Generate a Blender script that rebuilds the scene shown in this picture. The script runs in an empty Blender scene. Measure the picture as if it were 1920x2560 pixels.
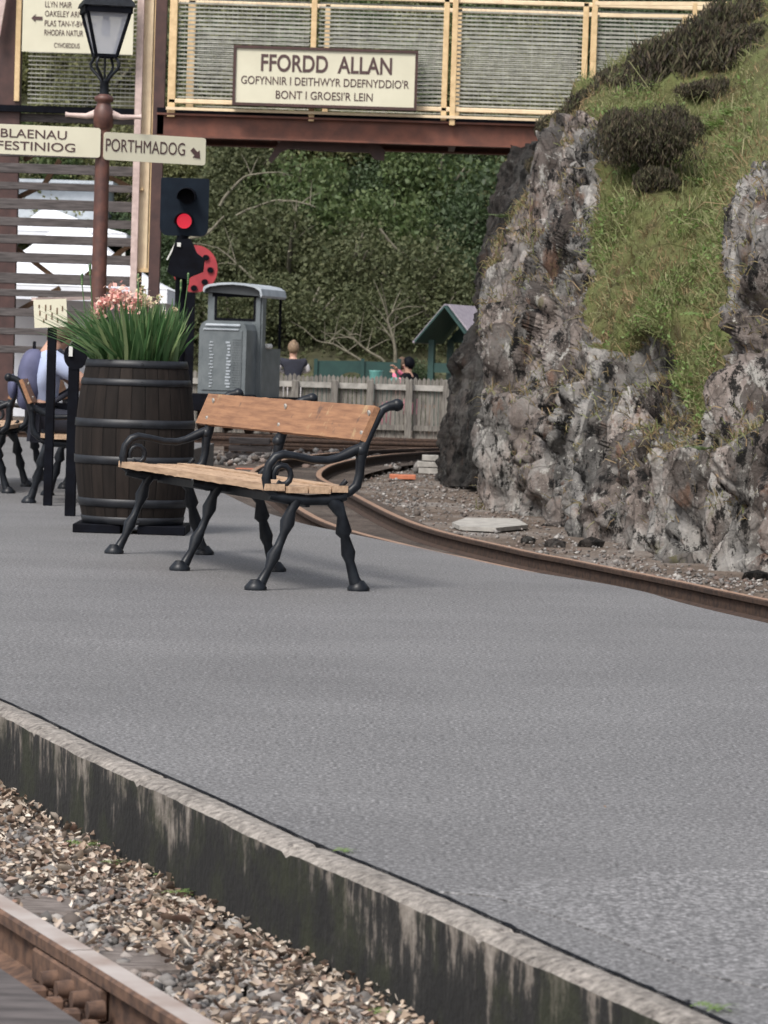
import bpy, math, random
import numpy as np
from mathutils import Vector, Matrix, noise, Euler
R = math.radians
random.seed(11); rng = np.random.default_rng(11)
sc = bpy.context.scene
COL = sc.collection

# ------------------------------------------------------------ camera, sky, sun
CAMZ = 1.0; F = 8600.0; PITCH = math.atan(385 / F); ROLL = R(1.8)
cam = bpy.data.cameras.new('camera'); camo = bpy.data.objects.new('camera', cam); COL.objects.link(camo)
CR = Matrix.Rotation(math.pi / 2 - PITCH, 3, 'X') @ Matrix.Rotation(ROLL, 3, 'Z')
camo.location = (0, 0, CAMZ); camo.rotation_euler = CR.to_euler()
cam.sensor_fit = 'VERTICAL'; cam.sensor_height = 24; cam.lens = F / 2560 * 24
cam.clip_start = 0.5; cam.clip_end = 2000
sc.camera = camo
cam.dof.use_dof = True; cam.dof.focus_distance = 12.5; cam.dof.aperture_fstop = 11
w = bpy.data.worlds.new('World'); sc.world = w; w.use_nodes = True
nt = w.node_tree; bgn = nt.nodes['Background']
sky = nt.nodes.new('ShaderNodeTexSky'); sky.sky_type = 'NISHITA'; sky.sun_disc = False
SUN_EL = 52; SUN_AZ = -148
sky.sun_elevation = R(SUN_EL); sky.sun_rotation = R(SUN_AZ); sky.air_density = 1.0; sky.dust_density = 4.0
hs = nt.nodes.new('ShaderNodeHueSaturation'); hs.inputs['Saturation'].default_value = 0.42
nt.links.new(sky.outputs[0], hs.inputs['Color']); nt.links.new(hs.outputs[0], bgn.inputs[0])
bgn.inputs[1].default_value = 0.15
sl = bpy.data.lights.new('sun', 'SUN'); sl.energy = 2.0; sl.angle = R(16); sl.color = (1, .96, .9)
so = bpy.data.objects.new('sun', sl); COL.objects.link(so)
d = Vector((math.sin(R(SUN_AZ)) * math.cos(R(SUN_EL)), math.cos(R(SUN_AZ)) * math.cos(R(SUN_EL)), math.sin(R(SUN_EL))))
so.rotation_euler = d.to_track_quat('Z', 'Y').to_euler(); so.location = (0, 0, 30)
sc.view_settings.view_transform = 'Standard'; sc.view_settings.look = 'None'
sc.view_settings.exposure = 0.4; sc.view_settings.gamma = 1
sc.cycles.max_bounces = 5

# ------------------------------------------------------------ helpers
def ray(x, y): return CR @ Vector(((x - 960) / F, (1280 - y) / F, -1))
def pd(x, y, D):
    r = ray(x, y); r = r * (D / r.y); return Vector((r.x, D, CAMZ + r.z))
def pg(x, y, z=0.0):
    r = ray(x, y); r = r * ((z - CAMZ) / r.z); return Vector((r.x, r.y, z))
def tag(o, label=None, cat=None, group=None, kind=None):
    if label: o['label'] = label
    if cat: o['category'] = cat
    if group: o['group'] = group
    if kind: o['kind'] = kind
    return o
def thing(name, label, cat, loc=(0, 0, 0), rz=0, group=None):
    o = bpy.data.objects.new(name, None); COL.objects.link(o); o.empty_display_size = .1
    o.location = loc; o.rotation_euler = (0, 0, rz); return tag(o, label, cat, group)
def wm(o):
    m = Matrix.LocRotScale(o.location, o.rotation_euler, o.scale)
    return wm(o.parent) @ m if o.parent else m
class MB:
    def __init__(s): s.v = []; s.f = []; s.mi = []; s.sm = []
    def add(s, vs, fs, mi=0, smooth=False):
        n = len(s.v); s.v += [tuple(v) for v in vs]; s.f += [tuple(i + n for i in f) for f in fs]
        s.mi += [mi] * len(fs); s.sm += [smooth] * len(fs); return s
    def box(s, c, size, M=None, mi=0, bev=0.0):
        hx, hy, hz = size[0] / 2, size[1] / 2, size[2] / 2; c = Vector(c)
        if bev <= 0:
            vs = [Vector((x, y, z)) for x in (-hx, hx) for y in (-hy, hy) for z in (-hz, hz)]
            fs = [(0, 1, 3, 2), (4, 6, 7, 5), (0, 4, 5, 1), (2, 3, 7, 6), (0, 2, 6, 4), (1, 5, 7, 3)]
        else:
            b = min(bev, hx * .9, hy * .9, hz * .9)
            vs = []; fs = []
            import itertools
            idx = {}
            for sx, sy, sz in itertools.product((-1, 1), repeat=3):
                for a in range(3):
                    p = [sx * hx, sy * hy, sz * hz]; 
                    for k in range(3):
                        if k != a: p[k] -= (sx, sy, sz)[k] * b
                    idx[(sx, sy, sz, a)] = len(vs); vs.append(Vector(p))
            for a in range(3):
                o1, o2 = [k for k in range(3) if k != a]
                for sg in (-1, 1):
                    q = []
                    for s1, s2 in ((-1, -1), (1, -1), (1, 1), (-1, 1)):
                        t = [0, 0, 0]; t[a] = sg; t[o1] = s1; t[o2] = s2; q.append(idx[(*t, a)])
                    fs.append(tuple(q))
                for s1 in (-1, 1):
                    for s2 in (-1, 1):
                        t0 = [0, 0, 0]; t0[o1] = s1; t0[o2] = s2; t1 = t0[:]; t0[a] = -1; t1[a] = 1
                        fs.append((idx[(*t0, o1)], idx[(*t1, o1)], idx[(*t1, o2)], idx[(*t0, o2)]))
            for sx, sy, sz in itertools.product((-1, 1), repeat=3):
                fs.append(tuple(idx[(sx, sy, sz, a)] for a in range(3)))
        if M is not None: vs = [M @ v for v in vs]
        return s.add([v + c for v in vs], fs, mi)
    def bar(s, a, b, wd, th=None, up=(0, 0, 1), mi=0, bev=0):
        a = Vector(a); b = Vector(b); th = th or wd; dz = (b - a); L = dz.length; dz = dz / L
        u = Vector(up); 
        if abs(u.dot(dz)) > .98: u = Vector((0, 1, 0))
        x = u.cross(dz).normalized(); y = dz.cross(x)
        M = Matrix((x, y, dz)).transposed()
        return s.box((a + b) / 2, (wd, th, L), M, mi, bev)
    def tube(s, pts, rad, seg=8, mi=0, cap=True):
        pts = [Vector(p) for p in pts]; n = len(pts)
        if not hasattr(rad, '__len__'): rad = [rad] * n
        vs = []; prev = None
        for i, p in enumerate(pts):
            t = (pts[min(i + 1, n - 1)] - pts[max(i - 1, 0)]).normalized()
            if prev is None:
                u = Vector((0, 0, 1)) if abs(t.z) < .9 else Vector((0, 1, 0)); x = u.cross(t).normalized()
            else:
                x = (prev - t * prev.dot(t)).normalized()
            prev = x; y = t.cross(x)
            for k in range(seg):
                a = 2 * math.pi * k / seg; vs.append(p + (x * math.cos(a) + y * math.sin(a)) * rad[i])
        fs = [(i * seg + k, i * seg + (k + 1) % seg, (i + 1) * seg + (k + 1) % seg, (i + 1) * seg + k) for i in range(n - 1) for k in range(seg)]
        s.add(vs, fs, mi, True)
        if cap:
            s.add(vs[:seg], [tuple(range(seg))[::-1]], mi); s.add(vs[-seg:], [tuple(range(seg))], mi)
        return s
    def lathe(s, prof, seg=32, c=(0, 0, 0), mi=0, cap=True):
        c = Vector(c); vs = [c + Vector((r * math.cos(2 * math.pi * k / seg), r * math.sin(2 * math.pi * k / seg), z)) for r, z in prof for k in range(seg)]
        fs = [(i * seg + k, i * seg + (k + 1) % seg, (i + 1) * seg + (k + 1) % seg, (i + 1) * seg + k) for i in range(len(prof) - 1) for k in range(seg)]
        s.add(vs, fs, mi, True)
        if cap: s.add(vs[:seg], [tuple(range(seg))[::-1]], mi); s.add(vs[-seg:], [tuple(range(seg))], mi)
        return s
    def prism(s, poly, o, ux, uy, th, mi=0):
        ux = Vector(ux).normalized(); uy = Vector(uy).normalized(); nn = ux.cross(uy); o = Vector(o); n = len(poly)
        a = [o + ux * p[0] + uy * p[1] + nn * th / 2 for p in poly]; b = [q - nn * th for q in a]
        fs = [tuple(range(n)), tuple(range(n, 2 * n))[::-1]] + [(i, n + i, n + (i + 1) % n, (i + 1) % n) for i in range(n)]
        return s.add(a + b, fs, mi)
    def ball(s, c, r, seg=10, rings=6, sc_=(1, 1, 1), mi=0):
        c = Vector(c); prof = [(max(1e-4, math.sin(math.pi * i / rings)) * r, -math.cos(math.pi * i / rings) * r) for i in range(rings + 1)]
        n = len(s.v); s.lathe(prof, seg, (0, 0, 0), mi, False)
        for i in range(n, len(s.v)):
            v = s.v[i]; s.v[i] = (v[0] * sc_[0] + c.x, v[1] * sc_[1] + c.y, v[2] * sc_[2] + c.z)
        return s
    def build(s, name, mat, parent=None, world=False, **kw):
        me = bpy.data.meshes.new(name); vs = s.v
        if parent and world:
            mi = wm(parent).inverted(); vs = [mi @ Vector(v) for v in vs]
        me.from_pydata([tuple(v) for v in vs], [], s.f)
        for m in (mat if isinstance(mat, (list, tuple)) else [mat]): me.materials.append(m)
        me.polygons.foreach_set('material_index', s.mi); me.polygons.foreach_set('use_smooth', s.sm); me.update()
        o = bpy.data.objects.new(name, me); COL.objects.link(o); o.parent = parent
        return tag(o, **kw)
def build_w(mb, name, mat, parent, **kw): return mb.build(name, mat, parent, True, **kw)
def arr_obj(name, v, f, mat, parent=None, smooth=False, **kw):
    me = bpy.data.meshes.new(name); v = np.asarray(v, np.float32); f = np.asarray(f, np.int32); k = f.shape[1]
    me.vertices.add(len(v)); me.vertices.foreach_set('co', v.ravel())
    me.loops.add(f.size); me.loops.foreach_set('vertex_index', f.ravel())
    me.polygons.add(len(f)); me.polygons.foreach_set('loop_start', np.arange(0, f.size, k, dtype=np.int32))
    me.polygons.foreach_set('loop_total', np.full(len(f), k, np.int32))
    if smooth: me.polygons.foreach_set('use_smooth', np.ones(len(f), bool))
    me.update(calc_edges=True); me.validate()
    for m in (mat if isinstance(mat, (list, tuple)) else [mat]): me.materials.append(m)
    o = bpy.data.objects.new(name, me); COL.objects.link(o); o.parent = parent
    return tag(o, **kw)
def rand_dirs(n):
    a = rng.normal(size=(n, 3)); return a / np.linalg.norm(a, axis=1, keepdims=True)
def leaf_quads(P, size, up=.3, aspect=.55, jit=.35):
    """pointed leaf shaped quads at points P with random directions"""
    n = len(P); a = rand_dirs(n); a[:, 2] += up; a /= np.linalg.norm(a, axis=1, keepdims=True)
    b = np.cross(a, rand_dirs(n)); b /= np.linalg.norm(b, axis=1, keepdims=True)
    s_ = size * (1 + jit * rng.normal(size=(n, 1))).clip(.4, 2)
    v = np.stack([P - a * s_ * .5, P + b * s_ * aspect * .5, P + a * s_ * .5, P - b * s_ * aspect * .5], 1).reshape(-1, 3)
    return v, np.arange(4 * n).reshape(n, 4)
def copy_tree(o, parent=None, data=None):
    c = o.copy(); COL.objects.link(c); c.parent = parent
    for ch in list(o.children): copy_tree(ch, c)
    return c

# ------------------------------------------------------------ materials
def lin(c):
    return tuple(((x / 255) / 12.92 if x / 255 <= .04045 else ((x / 255 + .055) / 1.055) ** 2.4) for x in c)
def new_mat(name):
    m = bpy.data.materials.new(name); m.use_nodes = True; t = m.node_tree
    return m, t, t.nodes['Principled BSDF'], t.nodes.new, t.links.new
def coords(t, scale=(1, 1, 1), kind='Object'):
    tc = t.nodes.new('ShaderNodeTexCoord'); mp = t.nodes.new('ShaderNodeMapping')
    t.links.new(tc.outputs[kind], mp.inputs[0]); mp.inputs['Scale'].default_value = scale; return mp.outputs[0]
def nz(t, vec, scale, detail=4, rough=.55, out='Fac'):
    n = t.nodes.new('ShaderNodeTexNoise'); n.inputs['Scale'].default_value = scale; n.inputs['Detail'].default_value = detail
    n.inputs['Roughness'].default_value = rough; t.links.new(vec, n.inputs['Vector']); return n.outputs[out]
def ramp(t, fac, stops):
    r = t.nodes.new('ShaderNodeValToRGB'); e = r.color_ramp.elements
    while len(e) < len(stops): e.new(.5)
    for k, (p, c) in enumerate(stops):
        e[k].position = p; e[k].color = (*c, 1) if hasattr(c, '__len__') else (c, c, c, 1)
    t.links.new(fac, r.inputs[0]); return r.outputs[0]
def mixc(t, fac, a, b, mode='MIX'):
    m = t.nodes.new('ShaderNodeMix'); m.data_type = 'RGBA'; m.blend_type = mode
    for s_, val in ((m.inputs[0], fac), (m.inputs[6], a), (m.inputs[7], b)):
        if hasattr(val, 'links'): t.links.new(val, s_)
        elif hasattr(val, '__len__'): s_.default_value = (*val[:3], 1)
        else: s_.default_value = val
    return m.outputs[2]
def bump(t, b, h, strength=.5, dist=.01):
    n = t.nodes.new('ShaderNodeBump'); n.inputs['Strength'].default_value = strength; n.inputs['Distance'].default_value = dist
    t.links.new(h, n.inputs['Height']); t.links.new(n.outputs[0], b.inputs['Normal'])
def simple(name, c1, c2=None, scale=8, rough=.6, stretch=(1, 1, 1), bmp=.2, bd=.005, metal=0, lo=.35, hi=.65, detail=5):
    m, t, b, N, L = new_mat(name); v = coords(t, stretch); n = nz(t, v, scale, detail)
    c2 = c2 or tuple(x * .75 for x in c1)
    L(ramp(t, n, [(lo, c2), (hi, c1)]), b.inputs['Base Color']); b.inputs['Roughness'].default_value = rough
    b.inputs['Metallic'].default_value = metal
    if bmp: bump(t, b, n, bmp, bd)
    return m
def leafm(name, cols, rough=.6, trans=.25):
    m, t, b, N, L = new_mat(name); g = N('ShaderNodeNewGeometry')
    c = ramp(t, g.outputs['Random Per Island'], [(i / max(1, len(cols) - 1), k) for i, k in enumerate(cols)])
    L(c, b.inputs['Base Color']); b.inputs['Roughness'].default_value = rough
    if trans:
        tr = N('ShaderNodeBsdfTranslucent'); L(c, tr.inputs[0]); mx = N('ShaderNodeMixShader'); mx.inputs[0].default_value = trans
        L(b.outputs[0], mx.inputs[1]); L(tr.outputs[0], mx.inputs[2]); L(mx.outputs[0], t.nodes['Material Output'].inputs[0])
    return m

def m_asphalt(name='asphalt', k=1.0):
    m, t, b, N, L = new_mat(name); v = coords(t)
    sp = nz(t, v, 95, 2, .6); sp2 = nz(t, v, 38, 2, .5); bl = nz(t, v, .8, 5, .6); st = nz(t, coords(t, (.3, 1, 1)), 3.2, 5, .65)
    base = ramp(t, bl, [(.3, (.122 * k, .120 * k, .122 * k)), (.7, (.158 * k, .156 * k, .158 * k))])
    sp3 = nz(t, v, 210, 2, .6)
    c = mixc(t, 1, base, ramp(t, sp, [(.32, .42), (.5, .92), (.68, 1.85)]), 'MULTIPLY')
    c = mixc(t, .8, c, ramp(t, sp3, [(.3, .6), (.7, 1.5)]), 'MULTIPLY')
    c = mixc(t, .8, c, ramp(t, sp2, [(.3, .78), (.7, 1.25)]), 'MULTIPLY')
    c = mixc(t, .8, c, ramp(t, st, [(.36, .94), (.6, 1.03)]), 'MULTIPLY')
    c = mixc(t, ramp(t, nz(t, v, 1.7, 8, .75), [(.66, 0), (.72, .35)]), c, (.07, .065, .06))
    c = mixc(t, ramp(t, nz(t, v, 31, 3, .6), [(.74, 0), (.76, .8)]), c, (.42, .41, .39))
    vo = N('ShaderNodeTexVoronoi'); vo.inputs['Scale'].default_value = 3.0; L(v, vo.inputs['Vector'])
    L(c, b.inputs['Base Color']); b.inputs['Roughness'].default_value = .62; b.inputs['Specular IOR Level'].default_value = .5
    bump(t, b, sp, .3, .004); return m
def m_kerb_top():
    m, t, b, N, L = new_mat('kerb_stone_top'); v = coords(t)
    c = ramp(t, nz(t, v, 40, 7, .8), [(.36, (.07, .06, .055)), (.48, (.21, .19, .17)), (.66, (.40, .365, .33))])
    c = mixc(t, .8, c, ramp(t, nz(t, v, 3, 4), [(.35, .7), (.65, 1.1)]), 'MULTIPLY')
    L(c, b.inputs['Base Color']); b.inputs['Roughness'].default_value = .9; bump(t, b, nz(t, v, 70, 5), .8, .005); return m
def m_kerb_face():
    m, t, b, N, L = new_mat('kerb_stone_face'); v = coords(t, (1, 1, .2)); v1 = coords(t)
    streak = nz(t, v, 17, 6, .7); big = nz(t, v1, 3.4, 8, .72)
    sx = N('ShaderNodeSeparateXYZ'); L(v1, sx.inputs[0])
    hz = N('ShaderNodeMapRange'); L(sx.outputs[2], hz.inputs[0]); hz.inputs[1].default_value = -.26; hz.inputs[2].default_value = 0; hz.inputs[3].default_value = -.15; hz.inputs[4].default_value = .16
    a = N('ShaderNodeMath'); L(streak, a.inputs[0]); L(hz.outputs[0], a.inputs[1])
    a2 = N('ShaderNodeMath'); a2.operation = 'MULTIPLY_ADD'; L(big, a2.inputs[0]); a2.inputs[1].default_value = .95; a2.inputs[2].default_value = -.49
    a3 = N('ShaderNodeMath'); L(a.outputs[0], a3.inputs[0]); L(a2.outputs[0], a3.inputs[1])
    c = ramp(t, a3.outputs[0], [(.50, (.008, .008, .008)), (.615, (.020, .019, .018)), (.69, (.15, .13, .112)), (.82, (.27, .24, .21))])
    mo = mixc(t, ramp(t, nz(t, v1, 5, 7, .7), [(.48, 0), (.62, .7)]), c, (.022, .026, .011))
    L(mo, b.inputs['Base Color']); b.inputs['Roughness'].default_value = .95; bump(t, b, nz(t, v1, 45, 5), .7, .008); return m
def m_rock(name='rock', k=1.0, grass=True):
    m, t, b, N, L = new_mat(name); v = coords(t); va = coords(t, (1, .8, .42))
    wob = mixc(t, .22, va, nz(t, va, 2.5, 4, .6, 'Color'), 'ADD')
    def vor(vec, sc_, out='Color', feat='F1'):
        n = N('ShaderNodeTexVoronoi'); n.feature = feat; n.inputs['Scale'].default_value = sc_; L(vec, n.inputs['Vector']); return n.outputs[out]
    n1 = nz(t, va, 1.3, 7, .7); n2 = nz(t, va, 7, 6, .75); n3 = nz(t, v, 20, 5, .75)
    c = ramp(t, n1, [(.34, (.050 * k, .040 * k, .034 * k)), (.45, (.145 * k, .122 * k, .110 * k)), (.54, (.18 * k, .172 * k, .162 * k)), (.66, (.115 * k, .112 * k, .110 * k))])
    cell1 = vor(wob, 2.6); cell2 = vor(wob, 12)
    c = mixc(t, 1, c, ramp(t, cell1, [(.1, .5), (.5, 1.0), (.9, 1.7)]), 'MULTIPLY')
    c = mixc(t, 1, c, ramp(t, cell2, [(.1, .7), (.5, 1.0), (.9, 1.35)]), 'MULTIPLY')
    c = mixc(t, ramp(t, n2, [(.56, 0), (.62, .8)]), c, (.38 * k, .37 * k, .345 * k))
    c = mixc(t, ramp(t, n3, [(.62, 0), (.67, .8)]), c, (.52 * k, .51 * k, .46 * k))
    c = mixc(t, ramp(t, nz(t, va, 2.9, 6, .7), [(.58, 0), (.64, .7)]), c, (.14 * k, .075 * k, .048 * k))
    c = mixc(t, ramp(t, nz(t, va, 3.7, 6, .7), [(.60, 0), (.66, .6)]), c, (.11 * k, .105 * k, .04 * k))
    edge = vor(wob, 5.5, 'Distance', 'DISTANCE_TO_EDGE')
    c = mixc(t, 1, c, ramp(t, edge, [(.0, .42), (.02, .75), (.05, 1)]), 'MULTIPLY')
    c = mixc(t, 1, c, ramp(t, nz(t, va, 6.2, 9, .82), [(.43, .04), (.475, 1)]), 'MULTIPLY')
    if grass:
        at = N('ShaderNodeAttribute'); at.attribute_name = 'veg'
        a = N('ShaderNodeMath'); a.operation = 'MULTIPLY_ADD'; L(nz(t, v, 4, 7, .75), a.inputs[0]); a.inputs[1].default_value = .8; L(at.outputs['Fac'], a.inputs[2])
        f = ramp(t, a.outputs[0], [(.76, 0), (.84, 1)])
        g = ramp(t, nz(t, v, 3.5, 5), [(.3, (.06, .04, .022)), (.5, (.10, .105, .038)), (.65, (.12, .14, .05)), (.8, (.19, .15, .08))])
        c = mixc(t, f, c, g)
    L(c, b.inputs['Base Color']); b.inputs['Roughness'].default_value = .9; b.inputs['Specular IOR Level'].default_value = .3
    h = mixc(t, .5, cell2, n2); h = mixc(t, .3, h, n3); h2 = mixc(t, .25, h, cell1); bump(t, b, h2, 1.0, .12); return m
def m_gravel(name, c1, c2, c3, sc1=22):
    m, t, b, N, L = new_mat(name); v = coords(t); vo = N('ShaderNodeTexVoronoi'); vo.inputs['Scale'].default_value = sc1; L(v, vo.inputs['Vector'])
    n = nz(t, v, 1.3, 5)
    c = ramp(t, n, [(.3, c1), (.5, c2), (.7, c3)])
    c = mixc(t, .7, c, ramp(t, vo.outputs['Color'], [(0, .45), (1, 1.5)]), 'MULTIPLY')
    L(c, b.inputs['Base Color']); b.inputs['Roughness'].default_value = .95; bump(t, b, vo.outputs['Distance'], .8, .03); return m
def m_barrel():
    m, t, b, N, L = new_mat('barrel_staves'); tc = N('ShaderNodeTexCoord'); sx = N('ShaderNodeSeparateXYZ'); L(tc.outputs['Object'], sx.inputs[0])
    at = N('ShaderNodeMath'); at.operation = 'ARCTAN2'; L(sx.outputs[0], at.inputs[0]); L(sx.outputs[1], at.inputs[1])
    mu = N('ShaderNodeMath'); mu.operation = 'MULTIPLY'; L(at.outputs[0], mu.inputs[0]); mu.inputs[1].default_value = 26 / (2 * math.pi)
    fl = N('ShaderNodeMath'); fl.operation = 'FLOOR'; L(mu.outputs[0], fl.inputs[0]); fr = N('ShaderNodeMath'); fr.operation = 'FRACT'; L(mu.outputs[0], fr.inputs[0])
    wn = N('ShaderNodeTexWhiteNoise'); wn.noise_dimensions = '1D'; L(fl.outputs[0], wn.inputs['W'])
    c = ramp(t, wn.outputs[0], [(0, (.011, .0085, .0075)), (1, (.021, .0155, .013))])
    c = mixc(t, .9, c, ramp(t, nz(t, coords(t, (1, 1, .12)), 30, 5), [(.3, .6), (.7, 1.35)]), 'MULTIPLY')
    g = ramp(t, fr.outputs[0], [(0, .25), (.06, 1), (.94, 1), (1, .25)])
    c = mixc(t, 1, c, g, 'MULTIPLY'); L(c, b.inputs['Base Color']); b.inputs['Roughness'].default_value = .8; b.inputs['Specular IOR Level'].default_value = .2; bump(t, b, g, .6, .006); return m
def m_rust(name, k=1.0):
    return simple(name, (.135 * k, .078 * k, .052 * k), (.05 * k, .03 * k, .023 * k), 30, .9, (1, 1, 1), .4, .003)

M = {}
M['asphalt'] = m_asphalt(); M['asphalt2'] = m_asphalt('asphalt_patch', 1.14)
M['kerbtop'] = m_kerb_top(); M['kerbface'] = m_kerb_face()
M['rock'] = m_rock('rock', 1.02); M['rockdarkshaded'] = m_rock('dark_and_shaded_rock', .20, False)  # second copy is darkened to carry the shade on the rock shoulder
M['ground'] = m_gravel('gravel_ground', (.075, .052, .038), (.14, .108, .085), (.22, .20, .185), 30)
M['bed'] = m_gravel('track_bed', (.035, .027, .022), (.07, .052, .042), (.11, .09, .075), 24)
M['ballastbase'] = m_gravel('ballast_base', (.06, .05, .045), (.1, .09, .085), (.14, .13, .12), 30)
M['iron'] = simple('black_painted_iron', (.012, .015, .020), (.004, .005, .008), 22, .40, bmp=.35, bd=.003)
M['black'] = simple('black_paint', (.005, .006, .010), (.003, .003, .005), 12, .6, bmp=.05)
for k_ in ('iron', 'black'): M[k_].node_tree.nodes['Principled BSDF'].inputs['Specular IOR Level'].default_value = .3 if k_ == 'iron' else .08
M['wood'] = None
M['cream'] = simple('cream_paint', (.72, .53, .30), (.58, .41, .22), 14, .5, bmp=.05)
M['creampale'] = simple('pale_cream_paint', (.80, .65, .44), (.70, .54, .36), 10, .5, bmp=.05)
M['pinkpipe'] = simple('pale_pink_paint', (.60, .47, .43), (.45, .34, .31), 14, .55, bmp=.05)
M['brown'] = simple('brown_paint', (.175, .062, .038), (.10, .038, .026), 6, .6, bmp=.12)
M['darkbrown'] = simple('dark_brown_paint', (.075, .035, .030), (.045, .022, .02), 8, .55, bmp=.05)
M['lampbrown'] = simple('lamp_post_brown', (.125, .052, .038), (.07, .032, .027), 16, .5, bmp=.1)
M['signface'] = simple('cream_sign_face', (.66, .63, .49), (.60, .57, .44), 3, .45, bmp=0)
M['letter'] = simple('brown_lettering', (.085, .045, .042), (.07, .04, .04), 20, .5, bmp=0)
M['wire'] = simple('galvanised_wire', (.42, .42, .37), (.24, .24, .21), 9, .5, bmp=0)
M['greywood'] = simple('weathered_grey_timber', (.115, .10, .098), (.052, .045, .044), 9, .9, (.6, 3, 7), .4, .004)
M['brownwood'] = simple('brown_timber', (.22, .13, .075), (.10, .058, .035), 8, .85, (1, 1, 1), .3, .004)
M['fence'] = simple('fence_timber', (.23, .215, .19), (.11, .10, .09), 12, .9, (4, 1, .5), .3, .004)
M['sleeper'] = simple('sleeper_timber', (.22, .19, .175), (.085, .07, .062), 14, .95, (1, 5, 3), .7, .01)
M['grey'] = simple('loco_grey_paint', (.145, .165, .175), (.10, .118, .128), 5, .45, bmp=.05)
M['darkgrey'] = simple('dark_grey_paint', (.035, .04, .045), (.025, .03, .035), 5, .5, bmp=0)
M['greylight'] = simple('pale_grey_paint', (.45, .49, .53), (.34, .38, .42), 5, .5, bmp=.05)
M['white'] = simple('white_canvas', (.78, .80, .84), (.68, .70, .76), 2, .7, bmp=.2, bd=.03)
M['whitepaint'] = simple('white_paint', (.70, .70, .68), (.55, .55, .52), 9, .6, bmp=0)
M['green'] = simple('dark_green_paint', (.018, .058, .05), (.012, .042, .038), 6, .55, bmp=.05)
M['slate'] = simple('pale_slate', (.36, .32, .36), (.26, .23, .27), 16, .7, bmp=.1)
M['red'] = simple('red_paint', (.40, .04, .05), (.30, .03, .04), 6, .5, bmp=0)
M['rust'] = m_rust('rusty_steel', 1.25); M['rustdark'] = m_rust('dark_rusty_steel', .5)
M['rusttop'] = simple('worn_rail_top', (.34, .22, .15), (.21, .125, .085), 20, .6, bmp=.2, bd=.002)
M['railtop'] = simple('polished_rail_top', (.60, .54, .51), (.40, .31, .27), 7, .38, (1, 1, 1), .05, .001, metal=.3)
M['orange'] = simple('orange_brick', (.55, .19, .10), (.40, .13, .07), 10, .8)
M['concrete'] = simple('pale_concrete', (.42, .40, .37), (.26, .25, .23), 10, .9, bmp=.3)
M['skin'] = simple('skin', (.50, .30, .22), (.44, .25, .18), 10, .5, bmp=0)
M['shirt'] = simple('pale_blue_shirt', (.48, .54, .72), (.36, .42, .60), 5, .8, bmp=.3, bd=.01)
M['navy'] = simple('dark_navy_cloth', (.022, .024, .038), (.014, .015, .024), 8, .9, bmp=.2)
M['bag'] = simple('slate_blue_fabric', (.11, .115, .20), (.065, .07, .13), 6, .85, bmp=.2)
M['hair'] = simple('brown_hair', (.11, .065, .04), (.06, .035, .02), 40, .7)
M['hairfair'] = simple('fair_hair', (.26, .18, .11), (.14, .09, .06), 40, .7)
M['pink'] = simple('pink_cloth', (.75, .22, .32), (.6, .15, .24), 8, .8)
M['whitecloth'] = simple('white_cloth', (.72, .70, .70), (.6, .58, .58), 8, .8)
M['browncloth'] = simple('brown_cloth', (.16, .10, .085), (.1, .06, .05), 8, .9)
M['teal'] = simple('turquoise_plastic', (.14, .36, .33), (.1, .28, .26), 8, .5)
M['stones'] = leafm('ballast_stones', [(.07, .065, .06), (.18, .17, .165), (.28, .265, .25), (.11, .10, .095), (.38, .36, .34), (.17, .12, .10), (.08, .065, .055), (.12, .10, .09)], .9, 0)
M['deadleaf'] = leafm('dead_leaves', [(.28, .20, .15), (.46, .37, .29), (.16, .10, .07), (.60, .53, .45), (.36, .28, .21), (.11, .07, .05), (.68, .62, .54), (.24, .14, .10), (.42, .36, .31)], .8, .1)
M['glad'] = leafm('gladiolus_leaf', [(.045, .11, .035), (.08, .17, .06), (.06, .14, .05), (.16, .26, .11), (.24, .30, .14)], .5, .25)
M['petal'] = leafm('pink_petal', [(.80, .33, .32), (.85, .48, .42), (.85, .58, .48), (.88, .68, .58), (.78, .30, .33)], .6, .3)
M['petalpale'] = leafm('cream_petal', [(.75, .55, .38), (.8, .65, .5), (.55, .6, .3)], .6, .3)
M['grass'] = leafm('bank_grass', [(.13, .155, .05), (.19, .215, .08), (.24, .24, .11), (.10, .12, .04), (.34, .30, .17), (.16, .19, .065), (.27, .28, .13)], .7, .3)
M['straw'] = leafm('dry_grass', [(.30, .21, .12), (.22, .17, .08), (.16, .13, .06)], .8, .2)
M['fern'] = leafm('bracken', [(.14, .22, .06), (.19, .28, .08), (.10, .17, .045)], .6, .3)
M['heather'] = leafm('heather', [(.022, .018, .015), (.040, .030, .023), (.034, .034, .018), (.08, .055, .038), (.045, .055, .02), (.11, .085, .055), (.065, .08, .03)], .9, .1)
M['leafA'] = leafm('leaf_mid_green', [(.06, .10, .03), (.085, .125, .042), (.12, .155, .058), (.065, .10, .036)], .6, .3)
M['leafB'] = leafm('leaf_yellow_green', [(.13, .14, .05), (.19, .19, .08), (.09, .10, .038), (.15, .16, .06)], .6, .3)
M['leafC'] = leafm('leaf_olive_brown', [(.07, .082, .034), (.095, .108, .046), (.055, .07, .028), (.12, .125, .058)], .7, .25)
M['leafD'] = leafm('leaf_dark_green', [(.038, .062, .026), (.052, .082, .034), (.07, .105, .044), (.042, .068, .03)], .6, .3)
M['bank'] = simple('leaf_litter_bank', (.07, .07, .032), (.035, .035, .018), 1.4, .95, bmp=.5, bd=.1)
M['bark'] = simple('pale_bark', (.19, .175, .13), (.10, .09, .065), 12, .9)
M['barkdark'] = simple('dark_bark', (.06, .05, .04), (.03, .025, .02), 12, .9)
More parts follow.
